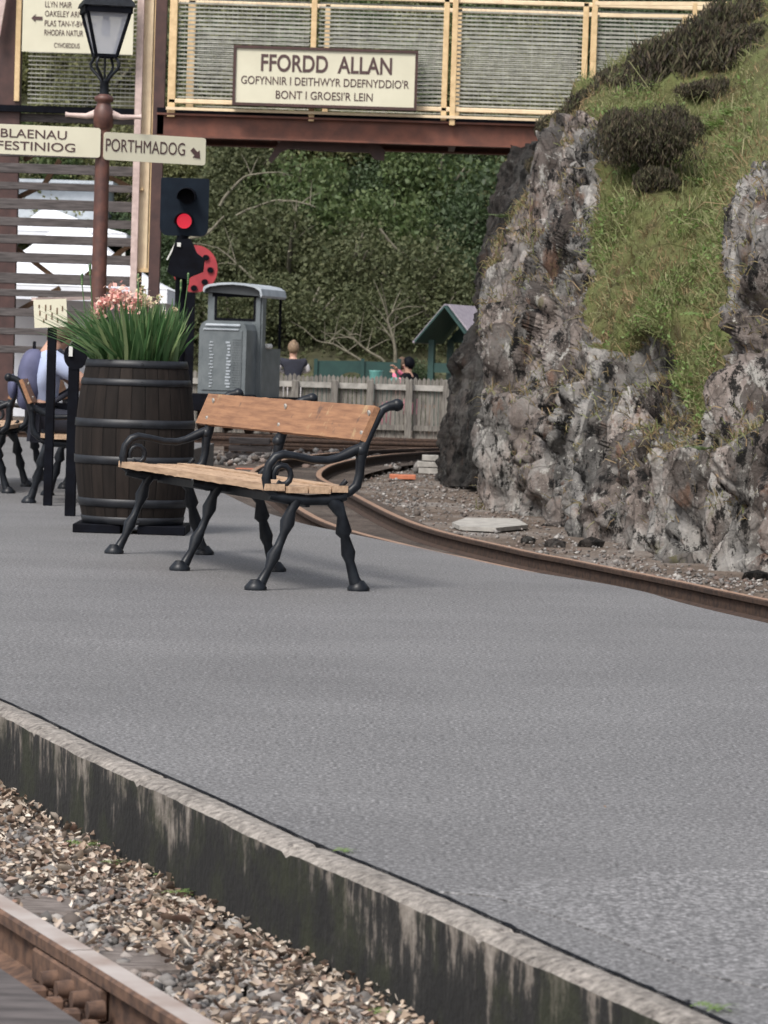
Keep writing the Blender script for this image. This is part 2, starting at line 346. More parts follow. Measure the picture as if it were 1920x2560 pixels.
def emis():
    m, t, b, N, L = new_mat('lit_red_lens'); b.inputs['Base Color'].default_value = (.7, .02, .04, 1)
    b.inputs['Emission Color'].default_value = (1, .03, .07, 1); b.inputs['Emission Strength'].default_value = .42; b.inputs['Roughness'].default_value = .25; return m
M['redlens'] = emis()
def frosted():
    m, t, b, N, L = new_mat('frosted_glass'); b.inputs['Base Color'].default_value = (.72, .74, .82, 1); b.inputs['Roughness'].default_value = .3
    tr = N('ShaderNodeBsdfTranslucent'); tr.inputs[0].default_value = (.8, .82, .9, 1); mx = N('ShaderNodeMixShader'); mx.inputs[0].default_value = .45
    L(b.outputs[0], mx.inputs[1]); L(tr.outputs[0], mx.inputs[2]); tp = N('ShaderNodeBsdfTransparent'); m3 = N('ShaderNodeMixShader'); m3.inputs[0].default_value = .35; L(mx.outputs[0], m3.inputs[1]); L(tp.outputs[0], m3.inputs[2]); L(m3.outputs[0], t.nodes['Material Output'].inputs[0]); return m
M['glass'] = frosted()
def m_bench(name, light):
    m, t, b, N, L = new_mat(name); v = coords(t, (.5, 6, 6)); v1 = coords(t)
    a, c_ = (((.34, .175, .09), (.20, .095, .05)) if not light else ((.52, .36, .235), (.30, .19, .12)))
    c = ramp(t, nz(t, v, 9, 6), [(.3, c_), (.65, a)])
    c = mixc(t, ramp(t, nz(t, v1, 9, 6, .75), [(.60, 0), (.68, .8)]), c, (.10, .06, .045))
    if not light: c = mixc(t, ramp(t, nz(t, v1, 5, 5, .7), [(.62, 0), (.70, .6)]), c, (.50, .40, .22))
    L(c, b.inputs['Base Color']); b.inputs['Roughness'].default_value = .6; bump(t, b, nz(t, v, 14, 5), .35, .004); return m
M['benchback'] = m_bench('worn_orange_varnish', False); M['benchseat'] = m_bench('worn_seat_wood', True)

# ------------------------------------------------------------ text
def text_mesh(mb_parent, s, O, ux, uy, wd, ht, mat, name='lettering', bold=.0, th=.004, space=1.0):
    """lettering s fitted to wd x ht, its lower left corner at O (world), lying on the plane ux, uy"""
    cu = bpy.data.curves.new('t', 'FONT'); cu.body = s; cu.extrude = .02; cu.offset = bold; cu.space_character = space
    to = bpy.data.objects.new('t', cu); COL.objects.link(to); bpy.context.view_layer.update()
    me = bpy.data.meshes.new_from_object(to.evaluated_get(bpy.context.evaluated_depsgraph_get()))
    bpy.data.objects.remove(to); n = len(me.vertices); co = np.empty(n * 3, np.float32); me.vertices.foreach_get('co', co); co = co.reshape(-1, 3)
    mn = co.min(0); mx = co.max(0); co = (co - mn) / np.maximum(mx - mn, 1e-6)
    ux = Vector(ux).normalized(); uy = Vector(uy).normalized(); nn = ux.cross(uy)
    P = np.array(O)[None] + np.outer(co[:, 0] * wd, ux) + np.outer(co[:, 1] * ht, uy) + np.outer(co[:, 2] * th, nn)
    if mb_parent:
        mi = np.array(wm(mb_parent).inverted()); P = P @ mi[:3, :3].T + mi[:3, 3]
    me.vertices.foreach_set('co', P.astype(np.float32).ravel()); me.materials.clear(); me.materials.append(mat); me.update(); me.name = name
    o = bpy.data.objects.new(name, me); COL.objects.link(o); o.parent = mb_parent; return o

# ------------------------------------------------------------ curves on the ground
def smooth_curve(pts, n=12):
    pts = [Vector(p) for p in pts]; out = []
    P = [pts[0] * 2 - pts[1]] + pts + [pts[-1] * 2 - pts[-2]]
    for i in range(1, len(P) - 2):
        for k in range(n):
            t = k / n; a, b, c, e = P[i - 1], P[i], P[i + 1], P[i + 2]
            out.append(.5 * ((2 * b) + (c - a) * t + (2 * a - 5 * b + 4 * c - e) * t * t + (3 * b - a - 3 * c + e) * t ** 3))
    out.append(pts[-1]); return out
def offset(path, o, z=None):
    res = []
    for i, p in enumerate(path):
        t = (path[min(i + 1, len(path) - 1)] - path[max(i - 1, 0)]); t.z = 0; t.normalize()
        q = p + Vector((t.y, -t.x, 0)) * o
        if z is not None: q.z = z
        res.append(q)
    return res
def sweep(mb, prof, path, mis=None, closed=True):
    n = len(prof); vs = []
    for i, p in enumerate(path):
        t = (path[min(i + 1, len(path) - 1)] - path[max(i - 1, 0)]); t.z = 0; t.normalize(); s_ = Vector((t.y, -t.x, 0))
        vs += [p + s_ * a + Vector((0, 0, b)) for a, b in prof]
    m = n if closed else n - 1
    for k in range(m):
        fs = [(i * n + k, i * n + (k + 1) % n, (i + 1) * n + (k + 1) % n, (i + 1) * n + k) for i in range(len(path) - 1)]
        base = len(mb.v) if k == 0 else base0
        if k == 0: base0 = len(mb.v); mb.v += [tuple(v) for v in vs]
        mb.f += [tuple(j + base0 for j in f) for f in fs]; mb.mi += [mis[k] if mis else 0] * len(fs); mb.sm += [False] * len(fs)
    if closed:
        mb.f.append(tuple(base0 + i for i in range(n))[::-1]); mb.f.append(tuple(base0 + (len(path) - 1) * n + i for i in range(n)))
        mb.mi += [0, 0]; mb.sm += [False, False]
    return mb
RAILP = [(-.05, 0), (-.05, .008), (-.009, .02), (-.009, .075), (-.027, .083), (-.029, .104), (-.023, .11), (.023, .11), (.029, .104), (.027, .083), (.009, .075), (.009, .02), (.05, .008), (.05, 0)]
RMI = [0, 0, 0, 0, 0, 0, 1, 0, 0, 0, 0, 0, 0, 0]

# platform's left edge (towards the near track) and right edge (towards the curving track)
kerb_back = [pg(*p) for p in [(1850, 2572), (1700, 2503), (1441, 2392), (1207, 2284), (1000, 2194), (778, 2104), (542, 1995), (289, 1884), (0, 1748)]]
k0, k1 = kerb_back[-2], kerb_back[-1]
kerb_back = [kerb_back[0] + (kerb_back[0] - kerb_back[1]) * 9] + kerb_back + [k1 + (k1 - k0) * 1.5 + Vector((-.1, 0, 0)), k1 + (k1 - k0) * 5 + Vector((-.8, 0, 0)), k1 + (k1 - k0) * 10 + Vector((-3, -1, 0))]
kerb_back = smooth_curve(kerb_back, 10)
edge_r = [pg(*p) for p in [(1920, 1558), (1582, 1473), (1288, 1422), (1068, 1374), (876, 1334), (729, 1301), (597, 1252)]]
edge_r = [edge_r[0] + (edge_r[0] - edge_r[2]) * 2.2] + edge_r + [Vector((-1.75, 29.5, 0)), Vector((-2.0, 33, 0)), Vector((-1.9, 38, 0))]
edge_r = smooth_curve(edge_r, 8)
far_rail = [pg(x, y, -.1) for x, y in [(1920, 1499), (1729, 1459), (1435, 1400), (1288, 1371), (1038, 1308), (876, 1231)]]
far_rail = [far_rail[0] + (far_rail[0] - far_rail[2]) * 2.5] + far_rail + [Vector((-.62, 32, -.1)), Vector((-.42, 36.5, -.1)), Vector((.35, 40.6, -.1)), Vector((1.9, 44, -.1)), Vector((5, 47.5, -.1)), Vector((10, 50, -.1))]
far_rail = smooth_curve(far_rail, 10)
for p in far_rail: p.z = -.1

# ground sheet out to the horizon
mb = MB(); nX, nY = 60, 60
vs = []; fs = []
xs = np.concatenate([np.linspace(-600, -20, 8), np.linspace(-15, 15, 44), np.linspace(20, 600, 8)]); ys = np.concatenate([np.linspace(-300, -5, 6), np.linspace(0, 62, 46), np.linspace(70, 900, 8)])
for y in ys:
    for x in xs: vs.append((x, y, -.262 + .02 * noise.noise(Vector((x, y, 0)) * .7)))
for j in range(len(ys) - 1):
    for i in range(len(xs) - 1): a = j * len(xs) + i; fs.append((a, a + 1, a + 1 + len(xs), a + len(xs)))
mb.add(vs, fs).build('ground', M['ground'], kind='structure')
# platform slab
mb = MB(); L_ = kerb_back; top = [p.copy() for p in kerb_back]
poly = [Vector((p.x, p.y, 0)) for p in reversed(kerb_back)] + [Vector((e.x, e.y, 0)) for e in edge_r] + [Vector((-14, 38, 0)), Vector((-14, kerb_back[-1].y, 0))]
n = len(poly)
from mathutils.geometry import tessellate_polygon
tri = tessellate_polygon([poly])
mb.add(poly, [tuple(t_) if (poly[t_[1]] - poly[t_[0]]).cross(poly[t_[2]] - poly[t_[0]]).z > 0 else tuple(t_[::-1]) for t_ in tri])
low = [p - Vector((0, 0, .4)) for p in poly]
mb.add(poly + low, [(i, n + i, n + (i + 1) % n, (i + 1) % n) for i in range(n)])
mb.build('platform', M['asphalt'], kind='structure')
# kerb of stones along the left edge
mb = MB()
inner = offset(kerb_back, 0, 0); side = -1 if offset(kerb_back[:2], .1)[0].x > kerb_back[0].x else 1
W_ = .082
prof = [(0.006 * side, -.35), (.006 * side, .004), (W_ * side * .93, .006), (W_ * side, -.008), (W_ * side, -.35)]
if side < 0: pass
# resample the kerb finely for chipped edges
fine = []
for a, b in zip(kerb_back[:-1], kerb_back[1:]):
    nn_ = max(1, int((b - a).length / .02))
    for k in range(nn_): fine.append(a.lerp(b, k / nn_))
fine = [p for p in fine if -1.5 < p.x < 2 and p.y > 4 or True]
vs = []; fs = []; mi = []
for i, p in enumerate(fine):
    t = fine[min(i + 3, len(fine) - 1)] - fine[max(i - 3, 0)]; t.z = 0; t.normalize(); s_ = Vector((t.y, -t.x, 0)) * side
    j = noise.fractal(Vector((i * .12, 0, 0)), .7, 2, 5) * .003; j2 = noise.fractal(Vector((i * .25, 5, 0)), .7, 2, 5) * .004
    jt = -.010 if (i % 46 < 1) else 0
    pr = [(.012 + j2 * .7, -.03), (.014 + j2 * .7, .002), (.03, .004 + j * .3), (.055, .004 + j * .4), (W_ * .93 + j2, -.004 + j * .4), (W_ + j2 * .8 + .002, -.010 + j), (W_ + .001, -.07), (W_, -.16), (W_ - .002, -.36)]
    vs += [p + s_ * a + Vector((0, 0, b + (jt if b > -.02 else 0))) for a, b in pr]
q = 9
for i in range(len(fine) - 1):
    for k in range(q - 1):
        fs.append((i * q + k, (i + 1) * q + k, (i + 1) * q + k + 1, i * q + k + 1) if side > 0 else (i * q + k, i * q + k + 1, (i + 1) * q + k + 1, (i + 1) * q + k)); mi.append(0 if k < 5 else 1)
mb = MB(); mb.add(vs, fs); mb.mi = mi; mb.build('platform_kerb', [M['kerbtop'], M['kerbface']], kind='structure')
# dark joint between kerb and asphalt
mb = MB(); a = offset(kerb_back, .002 * side, .004); b = offset(kerb_back, .010 * side, .004)
for i in range(len(a)): a[i] += Vector((noise.noise(Vector((i * .8, 3, 1))) * .008, 0, 0))
mb.add(a + b, [(i, i + 1, len(a) + i + 1, len(a) + i) for i in range(len(a) - 1)]); mb.build('platform_joint', M['black'], kind='structure')
# resurfaced strip of asphalt
mb = MB(); pp = [pg(*p) for p in [(1100, 2232), (1300, 2208), (1500, 2192), (1720, 2180), (1960, 2174), (2250, 2180), (2250, 2480), (1950, 2480), (1760, 2440), (1560, 2360), (1390, 2295), (1230, 2243)]]
for p in pp: p.z = .0035
mb.prism([(p.x, p.y) for p in pp][::-1], (0, 0, -.006), (1, 0, 0), (0, 1, 0), .018); mb.build('asphalt_patch', M['asphalt2'], kind='structure')
# rough ground strip: dark bed of the curving track
mb = MB(); a = offset(far_rail, .32, -.205); b = offset(far_rail, -1.25, -.205)
mb.add(a + b, [(i, i + 1, len(a) + i + 1, len(a) + i) for i in range(len(a) - 1)]); mb.build('track_bed', M['bed'], kind='structure')

# ------------------------------------------------------------ curving track on the right
tr = thing('railway_track', 'rusty narrow track curving round the rock face beside the platform', 'railway track', (far_rail[20].x, far_rail[20].y, -.2))
s2 = -1 if offset(far_rail[:2], .3)[0].x > far_rail[0].x else 1
near_rail = offset(far_rail, .62 * s2)
for pth in (far_rail, near_rail):
    mb = MB(); sweep(mb, RAILP, [Vector((p.x, p.y, -.21)) for p in pth], RMI); build_w(mb, 'rail', [M['rustdark'], M['rusttop']], tr)
acc = 0; last = 0; cnt = 0
for i in range(1, len(far_rail)):
    acc += (far_rail[i] - far_rail[i - 1]).length
    if acc - last > .62 and cnt < 70:
        last = acc; cnt += 1; t = (far_rail[i] - far_rail[i - 1]).normalized(); c = (far_rail[i] + near_rail[i]) / 2; s_ = Vector((t.y, -t.x, 0))
        mb = MB(); mb.bar(Vector((c.x, c.y, -.245)) - s_ * .6, Vector((c.x, c.y, -.245)) + s_ * .6, .2, .07, bev=.006); build_w(mb, 'sleeper', M['sleeper'], tr)
# sidings running across in front of the fence
for Y, lb in ((44.5, 'rusty siding track nearest the rock, lying across in front of the paling fence'), (46.6, 'rusty siding track on which the grey locomotive stands')):
    s_t = thing('siding_track', lb, 'railway track', (0, Y, -.2))
    for dy in (0, .6):
        mb = MB(); sweep(mb, RAILP, [Vector((-9 + k * 2, Y + dy + .012 * (k * 2 - 9) ** 2 * .2, -.2)) for k in range(14)], RMI); build_w(mb, 'rail', [M['rustdark'], M['rust']], s_t)
    for k in range(20):
        mb = MB(); x = -8.5 + k * .85; mb.box((x, Y + .3, -.235), (.2, 1.15, .07), bev=.01); build_w(mb, 'sleeper', M['sleeper'], s_t)

# ------------------------------------------------------------ near track, bottom left
na = pg(0, 2252, -.1); nb = pg(500, 2556, -.1); dn = (nb - na).normalized(); npath = [na - dn * 14, na - dn * 6, na - dn * 2, na, nb, nb + dn * 4]
sn = Vector((dn.y, -dn.x, 0)); sn = sn if sn.x < 0 else -sn   # points away from the kerb
nt_ = thing('railway_track', 'near track with shiny worn rail head beside the stained platform kerb', 'railway track', (na.x, na.y, -.21))
jp = pg(168, 2376, -.1)
tj = (jp - na).dot(dn)
def npt(t_, o=0, z=-.21): p = na + dn * t_ + sn * o; return Vector((p.x, p.y, z))
for o, segs in ((0, ((-14, tj - .003), (tj + .003, 6))), (.655, ((-14, 6),))):
    for a, b in segs:
        mb = MB(); sweep(mb, RAILP, [npt(a + (b - a) * k / 6, o) for k in range(7)], RMI); build_w(mb, 'rail', [M['rust'], M['railtop']], nt_)
fp = MB(); fp.bar(npt(tj - .22, .021, -.162), npt(tj + .22, .021, -.162), .018, .06, bev=.004)
fpo = build_w(fp, 'fishplate', M['rust'], nt_)
for k in range(4):
    mb = MB(); c = npt(tj - .05 + k * .10, .03, -.162); mb.tube([c, c + sn * .03], [.019, .016], 6); build_w(mb, 'bolt', M['rust'], fpo)
for k in range(5):
    mb = MB(); c = npt(tj + .02 + k * .11, .085, -.185); mb.box(c, (.03, .035, .05), Matrix.Rotation(math.atan2(dn.y, dn.x), 3, 'Z'), bev=.006); build_w(mb, 'spring_clip', M['rust'], nt_)
slp = []
for k in range(-14, 5):
    mb = MB(); t_ = tj + .16 + k * .66
    mb.bar(npt(t_, -.34, -.236), npt(t_, 1.0, -.236), .235, .055, bev=.008); o = build_w(mb, 'sleeper', M['sleeper'], nt_)
mb = MB()
for o in (.27, .45):
    mb.bar(npt(-3, o, -.125), npt(4, o, -.125), .17, .045, bev=.004)
tag(mb.build('crossing_board', M['greywood']), 'smooth grey boards laid between the near rails in the bottom corner', 'crossing board')
# ballast: loose stones and dead leaves
mb = MB(); nb1 = offset([na - dn * 16, na + dn * 8], 0)
bl = [npt(t_, o, -.222 + .0 * t_) for o in (-.78, 1.6) for t_ in (-16, 8)]
vs = []; fs = []; NT, NO = 200, 26
for i in range(NT):
    for j in range(NO):
        p = npt(-9 + 17 * i / NT, -.95 + 2.55 * j / NO, 0); p.z = -.226 + .016 * noise.fractal(p * 5, .8, 2, 3); 
        oo = -.95 + 2.55 * j / NO
        p.z -= .004
        vs.append(p)
fs = [(i * NO + j, i * NO + j + 1, (i + 1) * NO + j + 1, (i + 1) * NO + j) for i in range(NT - 1) for j in range(NO - 1)]
mb.add(vs, fs, 0, True); mb.build('ballast_bed', M['ballastbase'], kind='structure')
ico = [Vector(v).normalized() for v in [(0, 0, 1), (.89, 0, .45), (.28, .85, .45), (-.72, .53, .45), (-.72, -.53, .45), (.28, -.85, .45), (.72, .53, -.45), (-.28, .85, -.45), (-.89, 0, -.45), (-.28, -.85, -.45), (.72, -.53, -.45), (0, 0, -1)]]
icof = np.array([(0, 1, 2), (0, 2, 3), (0, 3, 4), (0, 4, 5), (0, 5, 1), (1, 6, 2), (2, 7, 3), (3, 8, 4), (4, 9, 5), (5, 10, 1), (6, 7, 2), (7, 8, 3), (8, 9, 4), (9, 10, 5), (10, 6, 1), (11, 7, 6), (11, 8, 7), (11, 9, 8), (11, 10, 9), (11, 6, 10)])
icov = np.array([tuple(v) for v in ico])
def stones(P, size):
    n = len(P); s_ = size * rng.lognormal(0, .35, (n, 1, 1)) * rng.uniform(.6, 1.2, (n, 1, 3)); s_[:, :, 2] *= .75
    v = icov[None] * (1 + rng.uniform(-.42, .40, (n, 12, 1))); v = v * s_
    a = rng.uniform(0, 6.28, n); c, s2_ = np.cos(a), np.sin(a)
    vx = v[:, :, 0] * c[:, None] - v[:, :, 1] * s2_[:, None]; vy = v[:, :, 0] * s2_[:, None] + v[:, :, 1] * c[:, None]
    v = np.stack([vx, vy, v[:, :, 2]], 2) + P[:, None]
    return v.reshape(-1, 3), (icof[None] + (np.arange(n) * 12)[:, None, None]).reshape(-1, 3)
def scatter_near(n, olo, ohi, z=-.222, tlo=-4.5, thi=2.2):
    t_ = rng.uniform(tlo, thi, n); o = rng.uniform(olo, ohi, n)
    P = np.array(na)[None] + np.outer(t_, dn) + np.outer(o, sn); P[:, 2] = z + 0 + rng.uniform(-.004, .012, n); return P, t_, o
P, t_, o = scatter_near(34000, -.90, 1.0, -.226, -4.2, 1.6); ok = ~((np.abs(o) < .055) | (np.abs(o - .655) < .055))
ph = (t_ - tj - .16 + 66 * .66) % .66; onsl = ((ph < .12) | (ph > .54)) & (o > -.34); ok &= ~(onsl & (rng.random(len(o)) < .93))
v, f = stones(P[ok], .0115); arr_obj('ballast_stones', v, f, M['stones'], kind='stuff')
def curled_leaves(P, size):
    n = len(P); a = rand_dirs(n); a[:, 2] *= .5; a /= np.linalg.norm(a, axis=1, keepdims=True)
    u = rand_dirs(n) * .55; u[:, 2] += 1; b = np.cross(a, u); b /= np.linalg.norm(b, axis=1, keepdims=True); c = np.cross(b, a)
    c[c[:, 2] < 0] *= -1
    s_ = size * rng.lognormal(0, .3, (n, 1)); out = []
    for (x, y, z) in ((-1, 0, .25), (-.45, .5, .5), (-.5, 0, .05), (-.45, -.5, .45), (.35, .55, .5), (.25, 0, 0), (.3, -.5, .55), (1, .05, .45)):
        out.append(P + s_ * (a * x + b * y + c * z * rng.uniform(.2, 1.6, (n, 1))))
    v = np.stack(out, 1).reshape(-1, 3); fq = np.array([(0, 2, 1, 1), (0, 3, 2, 2), (1, 2, 5, 4), (2, 3, 6, 5), (4, 5, 7, 7), (5, 6, 7, 7)])
    tris = np.array([(0, 2, 1), (0, 3, 2), (1, 2, 5), (1, 5, 4), (2, 3, 6), (2, 6, 5), (4, 5, 7), (5, 6, 7)])
    return v, (tris[None] + (np.arange(n) * 8)[:, None, None]).reshape(-1, 3)
P, t_, o = scatter_near(17000, -.88, .0, -.216, -4.2, 1.6)
dens = np.array([noise.fractal(Vector((a * 1.3, b * 2.5, 7)), .7, 2, 3) for a, b in zip(t_, o)])
keep = (dens + (-o - .25) * .9 + .30 + .10 * np.clip(t_, -2, 1.2) > rng.uniform(-.1, .5, len(o))) & (o < -.07)
P = P[keep]; P[:, 2] += rng.uniform(0, .022, len(P)); v, f = curled_leaves(P, .0105); arr_obj('fallen_leaves', v, f, M['deadleaf'], kind='stuff')

# ------------------------------------------------------------ rock cutting
def cr(a, b, c, d_, t): return .5 * ((2 * b) + (c - a) * t + (2 * a - 5 * b + 4 * c - d_) * t * t + (3 * b - a - 3 * c + d_) * t ** 3)
def interp_grid(G, nu, nv):
    G = np.array(G, float)
    def along(G, n):
        k = G.shape[0]; Gp = np.concatenate([2 * G[:1] - G[1:2], G, 2 * G[-1:] - G[-2:-1]]); out = []
        for u in np.linspace(0, k - 1, n):
            i = min(int(u), k - 2); out.append(cr(Gp[i], Gp[i + 1], Gp[i + 2], Gp[i + 3], u - i))
        return np.array(out)
    return along(along(G, nu).swapaxes(0, 1), nv).swapaxes(0, 1)
cols = [
 [(1218, 1222, 30.6), (1226, 1080, 30.6), (1226, 940, 30.8), (1220, 800, 31), (1228, 700, 31.1), (1270, 590, 31.3), (1310, 520, 31.6), (1350, 450, 31.9), (1400, 385, 32.4), (1415, 335, 33)],
 [(1330, 1290, 28.2), (1318, 1120, 28.4), (1310, 960, 28.8), (1312, 820, 29.3), (1330, 690, 29.7), (1362, 580, 30.1), (1400, 490, 30.5), (1430, 410, 31), (1455, 345, 31.8), (1480, 255, 33)],
 [(1480, 1350, 24.9), (1472, 1180, 25.2), (1466, 1010, 25.8), (1470, 860, 26.5), (1482, 720, 27.2), (1492, 600, 27.8), (1500, 480, 28.5), (1508, 380, 29.2), (1520, 300, 30.8), (1560, 185, 33)],
 [(1600, 1392, 22.9), (1600, 1230, 23.2), (1600, 1060, 23.7), (1600, 910, 24.8), (1612, 770, 25.5), (1630, 640, 26.5), (1645, 520, 27.5), (1660, 400, 28.7), (1680, 290, 30.8), (1690, 110, 33.2)],
 [(1750, 1420, 21.8), (1742, 1260, 22.1), (1735, 1100, 22.5), (1738, 950, 23.4), (1750, 800, 24.6), (1775, 660, 25.8), (1790, 530, 27), (1800, 400, 28.4), (1815, 280, 30.6), (1820, 40, 33.5)],
 [(1900, 1448, 20.8), (1888, 1280, 21), (1880, 1100, 21.2), (1880, 930, 21.5), (1885, 770, 22), (1890, 620, 22.6), (1900, 490, 23.4), (1925, 380, 26), (1940, 220, 29.5), (1950, -30, 33.5)],
 [(2200, 1520, 18.3), (2190, 1330, 18.6), (2190, 1140, 19), (2200, 950, 19.5), (2210, 780, 20), (2230, 620, 21), (2250, 470, 22), (2280, 300, 24.5), (2290, 100, 28.5), (2300, -150, 33)],
]
G = []
for c in cols:
    row = [pd(c[0][0], c[0][1] + 40, c[0][2])] + [pd(*p) for p in c]
    e = row[-1]; row += [e + Vector((.4, 3, .15)), e + Vector((3, 8, -1.0))]; G.append([tuple(p) for p in row])
hid = [(x + .62 + .02 * i, y + 1.6, z) for i, (x, y, z) in enumerate(G[0])]; hid2 = [(x + 2.2, y + 4.5, z) for (x, y, z) in G[0]]
G = [hid2, hid] + G + [[(x + 1.0, y - 5.5, z) for (x, y, z) in G[-1]]]
NU, NV = 700, 430
S = interp_grid(G, NU, NV)
du = np.gradient(S, axis=0); dv = np.gradient(S, axis=1); NR = np.cross(du, dv); NR /= np.linalg.norm(NR, axis=2, keepdims=True)
if NR[NU // 2, NV // 3, 1] > 0: NR = -NR
def inpoly(x, y, poly):
    x = np.asarray(x); y = np.asarray(y); c = np.zeros(x.shape, bool); n = len(poly)
    for i in range(n):
        x1, y1 = poly[i]; x2, y2 = poly[(i + 1) % n]
        cond = ((y1 > y) != (y2 > y)) & (x < (x2 - x1) * (y - y1) / (y2 - y1 + 1e-9) + x1); c ^= cond
    return c
def project(P):
    Q = (P - np.array([0, 0, CAMZ])) @ np.array(CR); return 960 + F * Q[..., 0] / -Q[..., 2], 1280 - F * Q[..., 1] / -Q[..., 2]
U, V = project(S)
grass_poly = [(1530, 400), (1520, 480), (1480, 590), (1490, 690), (1470, 800), (1500, 880), (1560, 810), (1640, 820), (1690, 900), (1700, 990), (1735, 1060), (1790, 985), (1815, 900), (1815, 780), (1820, 620), (1825, 520), (1870, 450), (2400, 380), (2400, -300), (1380, -300), (1380, 300), (1440, 345), (1490, 300), (1520, 330)]
cave = np.exp(-(((U - 1605) / 52) ** 2 + ((V - 885) / 50) ** 2)) + .55 * np.exp(-(((U - 1535) / 35) ** 2 + ((V - 1010) / 60) ** 2)) + .5 * np.exp(-(((U - 1610) / 22) ** 2 + ((V - 1045) / 22) ** 2)) + .5 * np.exp(-(((U - 1700) / 20) ** 2 + ((V - 1330) / 60) ** 2))
veg = inpoly(U, V, grass_poly).astype(float)
for _ in range(5):
    veg[1:-1, 1:-1] = (veg[1:-1, 1:-1] * 2 + veg[:-2, 1:-1] + veg[2:, 1:-1] + veg[1:-1, :-2] + veg[1:-1, 2:]) / 6
SP = S.copy(); disp = np.zeros((NU, NV)); tuft = np.zeros((NU, NV))
cellmem = {}
def cellhash(c, seed):
    key = (round(c[0] * 20), round(c[1] * 20), round(c[2] * 20), seed); v = cellmem.get(key)
    if v is None:
        rr = random.Random(hash(key)); v = (rr.random() - .5, rr.uniform(-.5, .5), rr.uniform(-.5, .5)); cellmem[key] = v
    return v
def cellval(p, sx, sy, sz, seed, K=14, tilt=1.0):
    q = Vector((p[0] * sx + seed, p[1] * sy + seed * 1.7, p[2] * sz + seed * .3)); d_, pts = noise.voronoi(q)
    tot = 0; acc = 0
    for k in range(3):
        w_ = math.exp(-(d_[k] - d_[0]) * K)
        if w_ < .01: break
        h = cellhash(pts[k], seed); off = q - pts[k]; acc += w_ * (h[0] + tilt * (off.y * h[1] + off.z * h[2])); tot += w_
    return acc / tot, min(1, (d_[1] - d_[0]) * 3)
for i in range(NU):
    for j in range(NV):
        p = S[i, j]; pw = (p[0] + .2 * noise.noise(Vector(p) * 1.2), p[1] - .45 * p[2] + .25 * noise.noise(Vector(p) * 2.1), p[2] + .5 * noise.noise(Vector(p) * 1.1 + Vector((9, 0, 0))))
        a, e1 = cellval(pw, 1.2, 1.1, .26, 1); b, e2 = cellval(pw, 2.6, 2.5, .95, 5)
        c, e3 = cellval(pw, 5, 6.0, 3.0, 9)
        q3 = Vector((pw[0], pw[1], pw[2] * .45))
        dd = .50 * a + .27 * b + .14 * c - .13 * (1 - e1) ** 2 - .12 * (1 - e2) ** 2 - .05 * (1 - e3) + .06 * noise.fractal(q3 * 2.5, .75, 2.1, 6)
        dd += .12 * (.35 - abs(noise.noise(Vector((pw[0] * 2, pw[1] * 3.2, pw[2] * .9))))) * 2 + .06 * (.3 - abs(noise.noise(Vector((pw[0] * 4, pw[1] * 8.5 + 7, pw[2] * 2.4))))) * 2 + .028 * (.3 - abs(noise.noise(Vector((pw[0] * 9, pw[1] * 19 + 3, pw[2] * 7))))) * 2
        k = 1 - .82 * veg[i, j]; low = .12 * noise.fractal(Vector(p) * 1.5, .8, 2, 4) * veg[i, j]
        disp[i, j] = dd * k + low
disp -= cave * .95
ci = np.linspace(0, 9, NU)[:, None]; fade = np.clip((ci - 2.15) * 1.2 + .2, .2, 1) * np.where((U > 1780) & (V < 760), .5, 1)
for _ in range(12): fade[1:-1, 1:-1] = (fade[1:-1, 1:-1] + fade[:-2, 1:-1] + fade[2:, 1:-1] + fade[1:-1, :-2] + fade[1:-1, 2:]) / 5
disp *= fade
SP = S + NR * disp[..., None]
idx = np.arange(NU * NV).reshape(NU, NV)
f = np.stack([idx[:-1, :-1], idx[1:, :-1], idx[1:, 1:], idx[:-1, 1:]], -1).reshape(-1, 4)
rk = arr_obj('rock_cutting', SP.reshape(-1, 3), f, M['rock'], kind='structure')
at = rk.data.attributes.new('veg', 'FLOAT', 'POINT'); at.data.foreach_set('value', (veg * .9 - cave * .8).astype(np.float32).ravel())
# rock shoulder under the bridge end, further back, its shade painted into the colour
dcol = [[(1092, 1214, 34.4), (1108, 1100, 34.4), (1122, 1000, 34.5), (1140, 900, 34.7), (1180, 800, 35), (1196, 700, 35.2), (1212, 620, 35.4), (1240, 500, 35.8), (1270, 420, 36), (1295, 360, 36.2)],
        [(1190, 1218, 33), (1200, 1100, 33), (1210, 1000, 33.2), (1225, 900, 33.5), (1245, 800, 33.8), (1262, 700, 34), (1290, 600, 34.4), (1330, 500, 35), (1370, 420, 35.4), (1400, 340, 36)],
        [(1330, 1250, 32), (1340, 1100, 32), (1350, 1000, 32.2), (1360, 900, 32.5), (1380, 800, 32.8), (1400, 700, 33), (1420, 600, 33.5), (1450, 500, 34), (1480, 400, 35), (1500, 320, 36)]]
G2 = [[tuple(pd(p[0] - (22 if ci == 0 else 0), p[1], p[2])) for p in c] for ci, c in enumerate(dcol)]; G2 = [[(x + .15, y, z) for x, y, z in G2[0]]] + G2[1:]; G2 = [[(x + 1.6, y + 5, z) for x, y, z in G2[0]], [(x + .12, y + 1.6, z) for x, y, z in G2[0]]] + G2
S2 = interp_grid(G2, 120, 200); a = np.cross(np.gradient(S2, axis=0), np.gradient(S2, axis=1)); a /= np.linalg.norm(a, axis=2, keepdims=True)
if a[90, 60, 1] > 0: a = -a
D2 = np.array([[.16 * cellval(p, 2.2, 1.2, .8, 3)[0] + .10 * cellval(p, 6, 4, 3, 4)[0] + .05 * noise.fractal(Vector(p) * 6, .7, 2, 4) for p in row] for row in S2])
idx = np.arange(120 * 200).reshape(120, 200)
